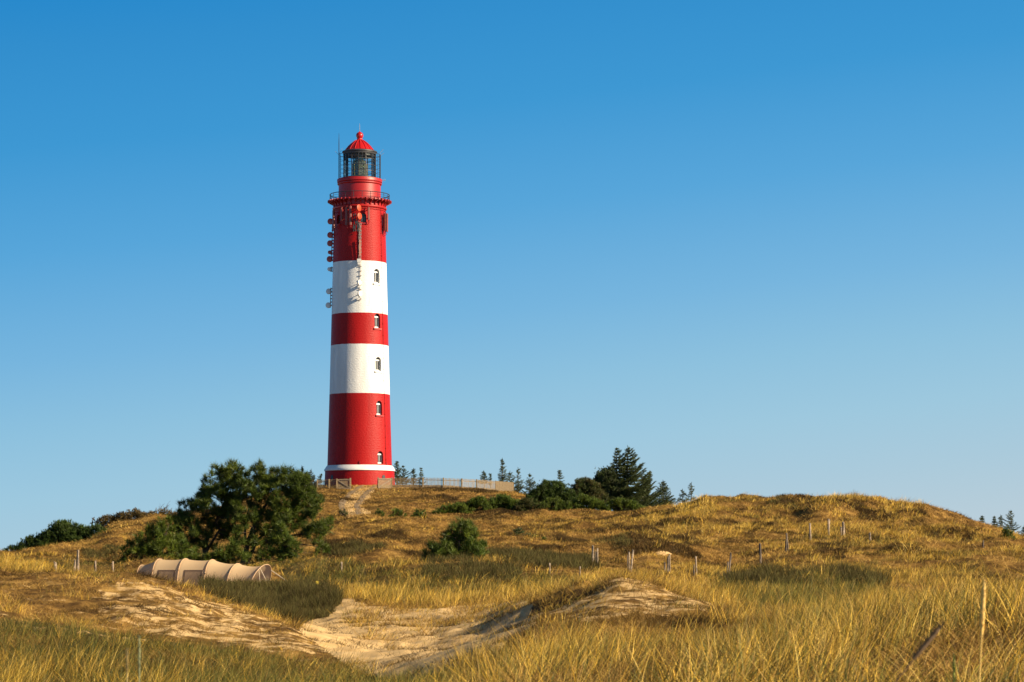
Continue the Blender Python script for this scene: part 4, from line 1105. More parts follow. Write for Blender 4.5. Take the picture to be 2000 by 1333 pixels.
# ------------------------------------------------------------------ dwarf pine and heath shrubs on the hills
def shrub(label, px0, px1, ytop, ybase, D, group, dome=0.75, colr=(PINE, PINE_Y), peak=0.5, name='dwarf_pine', n=None, tuft=0.22, upness=1.3, dens=0.8, seed=0, dmax=1.0, width=0.03):
    w = px1 - px0; h = ybase - ytop
    n = n or int(max(6, w * h / 48))
    bl = []
    for i in range(n):
        u = (i + rng.random()) / n
        top = ytop + h * dome * abs((u - peak) / (peak if u < peak else 1 - peak)) ** 1.8
        py = top + (ybase - top) * rng.random() ** 1.4 * 0.9
        rp = min(w, h) * rng.uniform(0.14, 0.23) + 1.6
        bl.append((px0 + u * w, max(py, top + rp * 0.8), rp))
    cx = (px0 + px1) / 2
    return tree(name, label, 'shrub', bl, D, [[(cx, ybase + 2, .05), (cx, ybase - h * .4, .03), (cx, ytop + h * .3, .015)]], min(dmax, w / F * D * 0.4), group, colr=colr, tuft=tuft, upness=upness, dens=dens, branch_r=.02, flat=0.95, k=12, width=width, fan=0.6)
GL = 'dwarf pines on the far left dune edge'
for lab, a, c, t, bse, pk in (
    ('lowest dwarf pine at the outer end of the dark row on the left dune edge', 6, 44, 1066, 1084, .6),
    ('low dwarf pine second from the outer end of the row on the left dune edge', 34, 76, 1050, 1082, .7),
    ('dark dwarf pine just outside the tallest one in the row on the left dune edge', 62, 104, 1040, 1079, .7),
    ('tallest and broadest dwarf pine of the row on the left dune edge', 82, 160, 1020, 1074, .55),
    ('dwarf pine between the tallest one and the last one on the left dune edge', 136, 186, 1027, 1064, .4),
    ('last dwarf pine of the row, touching the brown heath shrubs', 166, 220, 1026, 1054, .35)):
    shrub(lab, a, c, t, bse, 222.0, GL, peak=pk, colr=(PINE_D, PINE))
BR1, BR2 = np.array([0.090, 0.066, 0.020]), np.array([0.15, 0.10, 0.028])
GH = 'brown leafy shrubs on the rounded dune left of the big pines'
for lab, a, c, t, bse, pk in (
    ('reddish brown shrub at the steep outer end of the rounded dune crest', 190, 236, 1005, 1038, .8),
    ('olive brown shrub in the middle of the rounded dune crest', 222, 290, 997, 1034, .6),
    ('olive brown shrub at the inner end of the rounded dune crest, under the bare twig', 278, 352, 996, 1028, .6)):
    shrub(lab, a, c, t, bse, 246.0, GH, name='heath_shrub', dome=.4, colr=(BR1, BR2), peak=pk, upness=0.8, tuft=0.16, dens=0.7)
HG = PINE * 1.25
GT = 'dark dwarf pines in the thicket below the hilltop fence'
for lab, a, c, t, bse, pk, D_, cl in (
    ('low tongue of dwarf pine at the thin end of the thicket below the fence', 846, 915, 984, 1009, .8, 262, (HG, PINE_Y)),
    ('dwarf pine mound next to the thin end of the thicket below the fence', 890, 960, 973, 1008, .7, 263, (HG, PINE_Y)),
    ('rounded dwarf pine in the middle of the thicket below the far end of the fence', 945, 1025, 968, 1006, .45, 264, (HG, PINE_Y)),
    ('dwarf pine with brownish patch, below the tall round shrub', 1005, 1065, 974, 1005, .4, 262, (PINE_D, BR1)),
    ('lower dwarf pine in front of the tall round shrub', 1045, 1115, 976, 1004, .5, 262, (PINE, PINE_Y)),
    ('wide dwarf pine in front of the brownish green shrub', 1100, 1190, 970, 1004, .5, 262, (HG, PINE_Y)),
    ('dwarf pine at the foot of the big double topped spruce', 1175, 1262, 976, 1002, .4, 262, (HG, PINE_Y))):
    shrub(lab, a, c, t, bse, D_, GT, peak=pk, colr=cl, upness=1.5)
shrub('tall round dark shrub standing above the thicket between the fence end and the big spruce', 1030, 1125, 941, 990, 268, 'tall shrubs behind the thicket', colr=(PINE_D, PINE), peak=.5, name='round_shrub', dens=1.0)
shrub('brownish green shrub between the tall round shrub and the big spruce', 1112, 1180, 936, 985, 270, 'tall shrubs behind the thicket', colr=(PINE_D * 1.1, BR1), peak=.4, name='round_shrub')
shrub('loose grey green spruce bush leaning against the big spruce', 1155, 1210, 914, 985, 272, 'tall shrubs behind the thicket', colr=(PINE_D * 1.15, np.array([0.06, 0.065, 0.035])), peak=.55, name='round_shrub', dens=0.7)
GS = 'small shrubs dotted on the slope below the fence'
shrub('roundest small green shrub on the slope, between two flatter ones right of the track', 763, 789, 995, 1015, 236, GS, name='small_shrub', upness=1.0)
shrub('small pale green shrub closest to the track, right of it', 731, 749, 994, 1009, 238, GS, name='small_shrub', upness=1.0)
shrub('flat two humped small green shrub below the thin end of the thicket', 804, 830, 995, 1016, 236, GS, name='small_shrub', upness=1.0, peak=.7)
shrub('tiny shrub high on the slope between the fence and the thin end of the thicket', 840, 856, 980, 992, 272, GS, name='small_shrub')
shrub('small brown shrub on the grass slope left of the track', 663, 678, 963, 974, 282, GS, name='small_shrub', colr=(BR1 * .8, BR1))
shrub('small brown green shrub at the lower bend of the track', 663, 675, 995, 1006, 250, GS, name='small_shrub', colr=(BR1, PINE))
shrub('rounded light green shrub beside the tiny spruce on the middle slope', 1038, 1057, 1042, 1063, 170, 'shrubs on the middle slope', name='small_shrub', colr=(PINE, PINE_Y))
shrub('very small green shrub just downhill of the rounded light green one', 1057, 1068, 1052, 1066, 168, 'shrubs on the middle slope', name='small_shrub', colr=(PINE, PINE_Y))
shrub('round bright green shrub near the spruces at the far end of the grassy dune', 1953, 1979, 1035, 1063, 208, None, name='small_shrub', colr=(PINE, PINE_Y))
shrub('dark green bush behind the short fence, beside the big pine', 604, 628, 940, 957, 293, None, name='small_shrub', colr=(PINE_D, BR1))

# ------------------------------------------------------------------ spruces on the skyline
G1 = 'spruces on the skyline'
for lab, px, yt, yb, w, D_, kw in (
    ('dark spruce rising right beside the lighthouse foot behind the fence', 776, 902, 940, 26, 318, {}),
    ('thin feathery spruce top behind the fence, next to the dark spruce by the lighthouse', 787, 911, 945, 22, 316, dict(sparse=.35)),
    ('small spruce tip behind the middle of the picket fence, taller fuller of two', 807.5, 916, 945, 15, 316, dict(sparse=.3)),
    ('thin bare spruce tip behind the middle of the picket fence', 822, 915, 945, 11, 316, dict(sparse=.5)),
    ('short spruce tip with a bushy head behind the far end of the fence', 946, 921, 945, 14, 318, {}),
    ('tiny spruce tip behind the far end of the fence', 958, 926, 948, 9, 318, dict(sparse=.3)),
    ('tall narrow spruce spire behind the end of the fence', 981, 896, 950, 20, 318, dict(lean=0.0)),
    ('ragged broken spruce leaning out at the foot of the narrow spire', 996, 922, 965, 28, 316, dict(sparse=.4, asym=.4)),
    ('slim spruce standing just past the end post of the fence', 1012, 915, 985, 18, 312, dict(sparse=.15)),
    ('bushy spruce between the fence end and the tall round shrub', 1035, 926, 985, 38, 308, dict(sparse=.3)),
    ('slender spruce tip poking above the tall round shrub', 1093, 919, 960, 16, 285, dict(sparse=.2)),
    ('medium conical spruce standing free, right of the big double topped spruce', 1296, 939, 990, 34, 285, {}),
    ('tiny spruce just outside the thin whorled one on the grassy dune edge', 1333, 957, 985, 14, 262, dict(sparse=.3)),
    ('thin open spruce with widely spaced whorls at the edge of the grassy dune', 1350, 944, 985, 28, 262, dict(sparse=.55, dens=.8)),
    ('tiny spruce tip at the far dune end, nearest the crest of the big dune', 1919, 1008, 1030, 14, 300, {}),
    ('small slim spruce on the skyline just before the largest of the far end spruces', 1943, 1010, 1040, 14, 300, {}),
    ('small dark spruce touching the largest one at the far end of the grassy dune', 1955, 1007, 1045, 16, 300, {}),
    ('largest spruce at the far end of the grassy dune, wide and open', 1975, 998, 1060, 44, 298, dict(sparse=.2)),
    ('spruce cut by the picture edge at the far end of the grassy dune', 2000, 1028, 1070, 30, 298, {}),
    ('feathery spruce tip above the broad pine, outermost behind it', 573, 915, 950, 18, 312, dict(sparse=.4)),
    ('feathery spruce tip above the broad pine, tallest of its three', 590, 911, 950, 20, 312, dict(sparse=.4)),
    ('feathery leaning spruce tip beside the white lamp post', 604, 918, 950, 18, 312, dict(sparse=.4, lean=.12)),
    ('single bent spruce twig tip above the short fence, left of the lighthouse', 624, 926, 945, 9, 312, dict(sparse=.5, lean=.15))):
    spruce(lab, px, yt, yb, w, D_, G1, **kw)
spruce('big dark double topped spruce, by far the largest tree on the skyline', 1226, 872, 1000, 112, 272, G1, tops=2, asym=.12, dens=1.9, tsize=0.17)
spruce('broad lower spruce with a leaning bough, at the flank of the double topped spruce', 1254, 922, 1000, 66, 276, G1, asym=.35, lean=.18, dens=1.5, tsize=0.16)
spruce('tiny blue green spruce on the middle slope beside two light green shrubs', 1012, 1032, 1060, 22, 172, 'shrubs on the middle slope', dens=1.2)

# bare twig on the rounded dune
x, y = (324 - 1000) / F * 248, 248.0; z0 = gz(x, y)
E = empty('bare_twig_bush', (x, y, z0), 'leafless twiggy bush sticking up from the brown shrubs on the rounded dune', 'shrub')
mb = MB()
for k in range(7):
    a = random.uniform(-.6, .6); Lq = random.uniform(.6, 1.0) * ((HY - 984) / F * y - z0)
    p0 = Vector((random.uniform(-.15, .15), random.uniform(-.2, .2), 0)); p1 = p0 + Vector((a * .4, random.uniform(-.2, .2), Lq * .6)); p2 = p1 + Vector((a * .5, 0, Lq * .4))
    mb.tube([p0, p1, p2], [.035, .022, .01], 5)
    for _ in range(3):
        q = p1.lerp(p2, random.random()); mb.tube([q, q + Vector((random.uniform(-.35, .35), random.uniform(-.2, .2), random.uniform(.1, .4)))], [.012, .006], 4)
mb.build('twigs', M_bark, E)

# ------------------------------------------------------------------ old fence posts in the dunes
GP = 'old wooden fence posts in the dunes'
POSTS = [
 (1158, 1066, 1098, 4.2, 138, 150, 0, 'tallest pale post of the trio farthest left on the slope above the sandy hump'),
 (1163, 1076, 1097, 2.6, 139, 150, 1, 'thin middle post of the trio farthest left above the sandy hump'),
 (1166.6, 1071.5, 1096, 4.0, 140, 152, 0, 'second tallest post of the trio farthest left above the sandy hump'),
 (1226, 1085, 1108, 2.8, 128, 150, 1, 'dark short post of the trio straight above the sandy hump'),
 (1229.6, 1078.5, 1108, 3.0, 128, 150, 0, 'grey middle post of the trio straight above the sandy hump'),
 (1233.2, 1074, 1109, 3.8, 127, 150, 0, 'tall pale slightly tilted post of the trio straight above the sandy hump'),
 (1298.5, 1099, 1112, 3.2, 126, 150, 1, 'short stump of the trio in front of the little bare sand patch'),
 (1304.2, 1086, 1112, 3.2, 126, 150, 0, 'brown middle post of the trio in front of the little bare sand patch'),
 (1307.8, 1082, 1112.5, 3.6, 126, 150, 0, 'tall pale post of the trio in front of the little bare sand patch'),
 (1355.2, 1103.5, 1117, 3.2, 120, 150, 1, 'short half of the post pair next to the right of the bare sand patch'),
 (1360.4, 1087, 1117.5, 3.4, 120, 150, 0, 'knotty taller half of the post pair next to the right of the bare sand patch'),
 (1420.6, 1097.5, 1113, 3.2, 126, 160, 1, 'short half of the post pair farther along, where a bent post stands'),
 (1424.5, 1080, 1112.5, 3.6, 126, 160, 1, 'tall bent half of the post pair, farther along from the sand patch'),
 (1485.4, 1062, 1095, 4.4, 140, 175, 1, 'single straight dark post alone at the foot of the big grassy dune'),
 (1535, 1053.5, 1072, 3.6, 160, 185, 1, 'short half of the dark post pair low on the big grassy dune'),
 (1538.8, 1042, 1070, 4.0, 160, 185, 1, 'tall tilted half of the dark post pair low on the big grassy dune'),
 (1582.5, 1023, 1047, 5.2, 170, 205, 0, 'broken knobbly post on the big grassy dune, lowest of the upper three'),
 (1618.3, 1014, 1038, 5.2, 180, 212, 0, 'thick weathered post highest on the big grassy dune'),
 (1643, 1029.5, 1039, 3.6, 180, 212, 0, 'short half of the post pair highest on the big grassy dune'),
 (1647.6, 1020, 1038.5, 4.6, 180, 212, 0, 'tall half of the post pair highest on the big grassy dune'),
 (1699, 1041, 1051, 4.0, 170, 205, 0, 'pale stump alone in the grass on the right flank of the big grassy dune'),
 (1920, 1056, 1064, 3.4, 190, 212, 1, 'tiny dark stump far along the big grassy dune near the round green shrub'),
 (1132.8, 1107, 1120, 3.2, 110, 130, 0, 'short pale stake in the grass just left of the sandy hump'),
 (1074, 1100, 1113, 3.4, 112, 135, 0, 'short pale stake in green grass between the small pine and the sandy hump'),
 (109, 1098, 1113, 5.0, 136, 160, 0, 'short leaning outermost stump of the posts left of the tent'),
 (145.8, 1094, 1108, 3.6, 138, 160, 0, 'short stump close beside the tallest post left of the tent'),
 (151.6, 1075, 1108, 5.2, 138, 160, 0, 'tallest grey post, left of the tent'),
 (186.2, 1096, 1114, 4.2, 134, 160, 0, 'slim pale post between the tallest post and the tail of the tent'),
 (220.6, 1097.5, 1119, 4.4, 130, 155, 0, 'split pale post closest to the tail of the tent'),
 (667.3, 1098, 1110, 3.4, 128, 150, 0, 'little stake in the green grass right of the tent, below the dark hollow'),
]
M_postdark = paint('dark_post_wood', (0.13, 0.10, 0.075), 0.85, 0.45, 9.0, 0.6, 30)
for i, (px, yt, yb, w, d0, d1, dark, lab) in enumerate(POSTS):
    x, D_, z0 = hit(px, yb + 9, d0 - 12, d1)
    ht = (yb - yt) / F * D_; rad = w / F * D_ / 2
    zb_ = (HY - yb) / F * D_
    o = MB(); lean = random.uniform(-.05, .05) if 'tilted' not in lab and 'bent' not in lab else 0.09
    if '1538' in str(px): lean = -0.10
    if px == 109: lean = -.12
    N_ = 9; v = []; f = []
    hs_ = [-0.35 - max(0, zb_ - z0), 0, ht * .25, ht * .5, ht * .75, ht * .93, ht]
    for j, hh in enumerate(hs_):
        for k in range(N_):
            a = 2 * math.pi * k / N_
            rr = rad * (1 + 0.16 * math.sin(a * 2 + i + j * .6) + 0.08 * math.sin(a * 3 + i * 2 + j)) * (1 - .06 * j / 6)
            top = (0.10 * math.sin(a + i) * rad * 4 if j == len(hs_) - 1 else 0)
            bend = 0.05 * math.sin(j * .9 + i)
            v.append((math.cos(a) * rr + lean * max(hh, 0) + bend * rad, math.sin(a) * rr, hh + top))
    for j in range(len(hs_) - 1):
        for k in range(N_): f.append((j * N_ + k, j * N_ + (k + 1) % N_, (j + 1) * N_ + (k + 1) % N_, (j + 1) * N_ + k))
    f.append(tuple(range((len(hs_) - 1) * N_, len(hs_) * N_)))
    o.add(v, f)
    ob = o.build('fence_post', M_postdark if dark else M_woodpost, None, smooth=40, loc=(x, D_, zb_))
    tag(ob, lab, 'post', GP)
# wire between two posts on the flank of the big dune
# yellow marker by the sandy path
x, D_, z0 = hit(619.5, 1150, 95, 118)
E = empty('marker_stake', (x, D_, z0), 'small yellow marker on a short stake, beside the sandy path right of the tent', 'marker')
mb = MB(); hh = (HY - 1140) / F * D_ - z0
mb.tube([(0, 0, -.2), (0, 0, hh)], 0.02, 6); mb.build('stake', M_woodpost, E)
mb = MB(); mb.box((0, 0, hh + .03), (0.13, 0.05, 0.15), Matrix.Rotation(R(10), 3, 'Y')); mb.build('marker_head', M_yellow, E)

# ------------------------------------------------------------------ grass and heath
HEATH = np.zeros_like(GZ); GOLD = np.zeros_like(GZ)
for poly, d0, d1, v in (
    ([(392,1146),(470,1150),(560,1150),(640,1152),(662,1180),(640,1206),(580,1224),(520,1210),(470,1192),(410,1166)], 80, 120, 1.0),
    ([(825,1110),(880,1102),(1000,1106),(1020,1120),(1000,1138),(860,1138),(820,1126)], 108, 130, 1.0),
    ([(950,1078),(1040,1084),(1170,1104),(1180,1116),(1080,1118),(960,1096)], 120, 160, 0.9),
    ([(1400,1136),(1470,1126),(1500,1119),(1570,1122),(1640,1118),(1700,1126),(1740,1140),(1680,1158),(1600,1150),(1540,1164),(1460,1150)], 84, 130, 1.0),
    ([(640,1075),(720,1066),(760,1078),(700,1092),(640,1090)], 140, 175, 0.9),
    ([(160,1076),(235,1070),(240,1090),(170,1094)], 145, 200, 0.7),
    ([(1150,1060),(1250,1042),(1350,1048),(1340,1072),(1230,1072)], 140, 190, 0.35),
    ([(1530,965),(1600,985),(1570,995),(1500,985)], 205, 235, 0.3),
    ([(560,1110),(640,1130),(640,1150),(580,1150)], 100, 130, 0.5),
    ):
    m = inpoly(wx, wy, poly) & (GYY > d0) & (GYY < d1); HEATH[m] = np.maximum(HEATH[m], v)
hbreak = np.clip((fbm(GX / 1.7 + 7, GYY / 4.0, 121, 3) - 0.40) * 6, 0, 1)
HEATH = np.where((PXG > 1250) & (GYY < 135), HEATH * hbreak, HEATH)
for poly, d0, d1, v in (
    ([(-200,1070),(80,1082),(130,1125),(-200,1135)], 84, 165, 1.0),
    ([(1585,950),(1700,962),(1800,990),(1760,1010),(1660,1000),(1590,985)], 200, 226, 1.0),
    ([(1200,1010),(1330,985),(1400,975),(1420,1010),(1300,1030),(1200,1030)], 180, 232, 0.5),
    ([(1180,1040),(1420,1030),(1600,1020),(1800,1030),(1800,1055),(1500,1045),(1250,1056)], 150, 215, 0.7),
    ([(1100,1110),(1500,1120),(1480,1150),(1350,1150),(1210,1118)], 64, 125, 0.6),
    ([(860,1060),(1000,1050),(1060,1060),(950,1078)], 140, 200, 0.4),
    ([(-100,1290),(60,1296),(150,1312),(200,1340),(330,1350),(360,1390),(-100,1400)], 36, 60, 1.0),
    ([(1215,1116),(1300,1136),(1430,1176),(1420,1196),(1330,1168),(1240,1140)], 58, 76, 1.0),
    ([(680,1005),(760,1000),(860,1014),(850,1030),(700,1030)], 200, 250, 0.3)):
    m = inpoly(wx, wy, poly) & (GYY > d0) & (GYY < d1); GOLD[m] = np.maximum(GOLD[m], v)

# brown heather patches scattered over the dunes
hp = fbm(GX / 4.5 + 3, GYY / 6.0, 101, 3)
BROWN = np.where((GYY > 120) & (GYY < 245) & (PXG > 620), np.clip((hp - 0.585) * 9, 0, 0.75), 0)
BROWN = np.maximum(BROWN, np.where((GYY > 246) & (GYY < 292), np.clip((hp - 0.58) * 8, 0, 0.6), 0))
for poly, d0, d1, v in (([(1525,970),(1600,974),(1590,990),(1520,986)], 195, 226, .9), ([(1690,996),(1760,1004),(1750,1024),(1680,1016)], 190, 222, .8), ([(1230,1040),(1340,1044),(1330,1072),(1240,1076)], 140, 195, .7), ([(1600,1062),(1660,1066),(1650,1084),(1600,1080)], 140, 190, .8),
    ([(640,1074),(720,1062),(740,1078),(690,1096),(640,1096)], 140, 175, .9), ([(820,1118),(1010,1118),(1000,1140),(850,1140)], 106, 130, .9), ([(1240,985),(1330,1000),(1300,1012),(1240,1005)], 200, 232, .5)):
    m = inpoly(wx, wy, poly) & (GYY > d0) & (GYY < d1); BROWN[m] = np.maximum(BROWN[m], v)
BHC = np.array([[0.060, 0.034, 0.013], [0.095, 0.055, 0.019], [0.040, 0.025, 0.012], [0.085, 0.060, 0.020]])
def wedge(d0, d1, per_m2, p0=-170, p1=2170):
    area = (p1 - p0) / F * (d1 * d1 - d0 * d0) / 2
    n_ = int(area * per_m2)
    D = np.sqrt(rng.random(n_) * (d1 * d1 - d0 * d0) + d0 * d0)
    px = p0 + rng.random(n_) * (p1 - p0)
    return (px - 1000) / F * D, D
def keep_visible(x, y, hgt):
    """leave out what nearer ground hides"""
    b_ = grid_at(BELOW, x, y)
    return b_ < hgt / y * F * 1.15 + 5

def blades(root, az, lean, L, w, col, seg, curl=0.7, tipcol=1.15):
    """strips of grass; root (n,3)"""
    n_ = len(root)
    dh = np.stack([np.cos(az), np.sin(az), np.zeros(n_)], -1)
    fa = rng.random(n_) * math.pi * 2
    side = np.stack([np.cos(fa), np.sin(fa), np.zeros(n_)], -1)
    # keep most blades from standing edge-on
    side = unit(side + np.array([0.8, 0, 0]) * np.sign(side[:, :1] + 1e-6))
    rows = []
    cr_ = curl * (0.4 + 1.0 * rng.random(n_))
    for i in range(seg + 1):
        t = i / seg
        h = (lean * t + cr_ * lean * t * t) * L
        z = L * (t - 0.42 * cr_ * lean * t * t)
        c = root + dh * h[:, None]; c[:, 2] += z
        ww = (w * (1 - t ** 1.6 * 0.92) / 2)[:, None]
        rows.append(c - side * ww); rows.append(c + side * ww)
    V = np.stack(rows, 1)
    k = 2 * (seg + 1)
    o = (np.arange(n_) * k)[:, None]
    Q = np.concatenate([np.stack([o[:, 0] + 2 * i, o[:, 0] + 2 * i + 1, o[:, 0] + 2 * i + 3, o[:, 0] + 2 * i + 2], -1)[:, None] for i in range(seg)], 1)
    tt = np.repeat(np.linspace(0, 1, seg + 1), 2)
    C = col[:, None, :] * (0.9 + (tipcol - 0.9) * tt)[None, :, None]
    return V.reshape(-1, 3), Q.reshape(-1, 4), C.reshape(-1, 3)

class Acc:
    def __init__(s): s.V = []; s.Q = []; s.C = []; s.n = 0
    def add(s, V, Q, C): s.V.append(V); s.Q.append(Q + s.n); s.C.append(C); s.n += len(V)
    def build(s, name, mat):
        o = np_mesh(name, np.concatenate(s.V), np.concatenate(s.Q), mat, np.concatenate(s.C)); return tag(o, kind='stuff')

GOLDC = np.array([[0.62, 0.385, 0.050], [0.72, 0.48, 0.085], [0.49, 0.290, 0.034], [0.66, 0.46, 0.115]])
GRNC = np.array([[0.165, 0.155, 0.034], [0.112, 0.116, 0.032], [0.26, 0.21, 0.042], [0.075, 0.080, 0.022]])
BRNC = np.array([[0.30, 0.176, 0.044], [0.44, 0.280, 0.076], [0.185, 0.104, 0.028]])
HTHC = np.array([[0.070, 0.055, 0.018], [0.105, 0.085, 0.026], [0.050, 0.036, 0.015], [0.095, 0.090, 0.028]])
def pick(P, n_): return P[rng.integers(0, len(P), n_)]
A_gold, A_green, A_litter, A_heath = Acc(), Acc(), Acc(), Acc()
BANDS = [  # d0, d1, tufts per m2, blades per tuft, segments, litter per m2
 (11, 17, 5.0, 30, 5, 170), (17, 30, 6.5, 46, 6, 220), (30, 46, 6.0, 40, 5, 160), (46, 70, 4.2, 28, 4, 190), (70, 105, 3.6, 22, 3, 120), (105, 150, 3.0, 18, 3, 50), (150, 205, 2.7, 17, 2, 80), (205, 245, 2.6, 16, 2, 64), (245, 312, 1.6, 11, 2, 44)]
for d0, d1, tpm, nb, seg, lpm in BANDS:
    dm_ = (d0 + d1) / 2
    wmin = dm_ * 0.000115
    # tufts of marram
    x, y = wedge(d0, d1, tpm)
    px = 1000 + x / y * F
    sand, green, dark, heath, gold = [grid_at(A, x, y) for A in (SAND, GREEN, DARK, HEATH, GOLD)]
    cl = fbm(x / 2.6 + 40, y / 3.4, 77, 3)
    big = fbm(x / 11 + 5, y / 14, 55, 2)
    pr = np.clip((cl - 0.5) * 12 + (big - .5) * 2.5 + 0.38, 0.03, 1)
    mid_ = (y > 136) & (y < 246) & (px > 560) & (px < 1010 + (y - 140) * 0.4); pr = np.where(mid_, pr * 0.28, pr)
    lft_ = (y > 165) & (px < 560); pr = np.where(lft_, pr * 0.2, pr)
    pr = np.maximum(pr, gold * np.clip((cl - .4) * 7 + .3, .15, 1)); pr = np.maximum(pr, green * 0.9)
    pr = np.where((px < 640) & (y > 60) & (y < 90), pr * .7, pr)
    fgr = (y < 62) & (sand < 0.2); cl2 = fbm(x / 1.1 + 9, y / 1.5, 83, 2); pr = np.where(fgr, np.clip((cl2 - .48) * 11 + 0.30 + (big - .5) * 1.5 - 0.35 * (px > 1700), 0.02, 1), pr)
    pr = np.where((y > 47) & (y < 64) & (px > 1040) & (px < 1400), pr * 0.25, pr)
    pr = np.where(sand > 0.85, 0.03, np.where(sand > 0.3, np.maximum(np.maximum(pr, .35) * np.where(sand > .82, .08, np.where(px > 1040, 0.9, np.where(sand > .66, 1.0, 0.9))), gold * .6), pr))
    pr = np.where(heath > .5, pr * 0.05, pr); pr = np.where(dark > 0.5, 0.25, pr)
    hill = (y > 246) ; pr = np.where(hill, pr * 0.55, pr)
    tr_ = (y > 246) & (px > 655) & (px < 745) & (px > 660 - (y - 250) * 0.2); pr = np.where(tr_, pr * 0.15, pr)
    ok = (rng.random(len(x)) < pr) & keep_visible(x, y, 0.7)
    # nothing grows through the tent or the tower
    ok &= ~((np.abs(x - tcx) < 4.0) & (np.abs(y - TD) < 3.0) & (y > TD - 1.9 - (x - tcx) * 0.4) & (y < TD + 2.0 - (x - tcx) * 0.4)) & (np.hypot(x - TX, y - TY) > 4.5)
    x, y, sand, green, gold, cl, px = [a[ok] for a in (x, y, sand, green, gold, cl, px)]
    nt = len(x)
    tall = (0.34 + 0.40 * rng.random(nt) ** 1.4) * np.where(y < 17, .6, np.where(y < 62, .86, 1)) * np.where(sand > .3, 0.45 + .45 * rng.random(nt) ** 2, 1) * np.where(y > 246, 0.5, np.where(((y > 136) & (px < 1260)), 0.62, 1.0)) * np.where(y > 110, 0.85, 1.0) * (1 + 0.18 * gold)
    tall = np.where((px < 640) & (y > 60) & (y < 90), tall * (0.42 + .3 * rng.random(nt) ** 2), tall)
    tall = np.where((px > 1090) & (px < 1560) & (y > 92) & (y < 160), tall * 0.68, tall)
    tall = np.where((px > 1420) & (y > 23) & (y < 44) & (rng.random(nt) < 0.15), tall * 1.22, tall)
    nbl = np.maximum(4, (nb * (0.5 + rng.random(nt)) * np.where(sand > .3, .8, 1))).astype(int)
    ti = np.repeat(np.arange(nt), nbl); nn = len(ti)
    spread = 0.16 + 0.10 * rng.random(nt)
    rx = x[ti] + rng.normal(size=nn) * spread[ti]; ry = y[ti] + rng.normal(size=nn) * spread[ti]
    rz = grid_at(GZ, rx, ry) - 0.03
    twind = rng.normal(size=nt) * .5
    az = np.where(rng.random(nn) < 0.5, twind[ti] + rng.normal(size=nn) * 0.7, np.arctan2(ry - y[ti], rx - x[ti]) + rng.normal(size=nn) * .5)
    lean = (np.abs(rng.normal(size=nn)) * 0.36 + 0.12) * np.where(sand[ti] > .3, 1.6, 1)
    L = tall[ti] * (0.55 + 0.6 * rng.random(nn))
    w = np.maximum(0.0066, wmin * (0.7 + .6 * rng.random(nn)))
    pgreen = np.clip(green * 0.95 + 0.20 + (vnoise(x / 6, y / 8, 91) - .5) * 0.6 - 0.5 * gold, 0.04, 0.95) * np.where(y > 150, .75, 1)
    pgreen = np.where((y < 62) & (green < .1), np.clip(pgreen + 0.22, 0, 1), np.where((green > .4) & (y < 64) & (gold < .4), np.clip(pgreen + .15, 0, .97), pgreen))
    isg_t = rng.random(nt) < pgreen
    isg = isg_t[ti] ^ (rng.random(nn) < np.where(green[ti] > .4, .08, .18))
    shade = (0.5 + 0.75 * rng.random(nt) + 0.3 * (vnoise(x / 1.6, y / 2.2, 71) - .5))[ti][:, None] * (0.6 + 0.75 * rng.random((nn, 1)))
    shade *= np.where(rng.random((nn, 1)) < 0.14, 1.35, 1.0) * np.where(green[ti] > .4, 0.92, 1.0)[:, None]
    root = np.stack([rx, ry, rz], -1)
    for sel, P, acc in ((~isg, GOLDC, A_gold), (isg, GRNC, A_green)):
        c = pick(P, sel.sum()) * shade[sel]
        dead = rng.random(len(c)) < np.where(green[ti][sel] > .4, .08, .22)
        c[dead] = pick(BRNC, dead.sum()) * 1.1
        onsand = (sand[ti][sel] > .3) & (rng.random(len(c)) < .5); c[onsand] = pick(BRNC, onsand.sum()) * (0.4 + .7 * rng.random((onsand.sum(), 1)))
        acc.add(*blades(root[sel], az[sel], lean[sel], L[sel], w[sel], c, seg))
    # litter: short dry stems between the tufts
    x, y = wedge(d0, d1, lpm)
    sand, green, dark, heath = [grid_at(A, x, y) for A in (SAND, GREEN, DARK, HEATH)]
    cl = fbm(x / 0.9, y / 1.1, 13, 2)
    pr = np.where((sand > 0.05) & (sand < .45), np.clip((cl - .40) * 8 + .25, .12, .95), np.where(sand >= 0.45, np.clip((fbm(x / 0.55, y / 0.8, 14, 2) - 0.50) * 9, 0, 1) * np.clip((cl - .38) * 5, 0, 1) * (1.7 - sand), 0.85)) * np.where(y > 246, .7, 1)
    px = 1000 + x / y * F
    pr = np.where((y > 246) & (px > 655) & (px < 745), 0.7, pr)
    ok = (rng.random(len(x)) < pr) & keep_visible(x, y, 0.2) & (np.hypot(x - TX, y - TY) > 4.4)
    x, y, green, sand, dark = x[ok], y[ok], green[ok], sand[ok], dark[ok]; nn = len(x)
    root = np.stack([x, y, grid_at(GZ, x, y) - .02], -1)
    patchy = fbm(x / 1.8, y / 2.2, 61, 2)[:, None]
    c = pick(BRNC, nn) * np.clip(0.35 + 2.6 * (patchy - 0.33), 0.22, 1.7) * (0.75 + .5 * rng.random((nn, 1)))
    c *= np.where(y < 62, .72, 1.0)[:, None]; gsel = rng.random(nn) < green * .5; c[gsel] = pick(GRNC, gsel.sum()) * .7  # near litter darkened to stand in for shade between the tufts
    ds = dark > .5; c[ds] = c[ds] * 0.4  # scarp litter gets the same painted shade
    os_ = (sand > .45) & (y < 240); c[os_] = c[os_] * 0.5
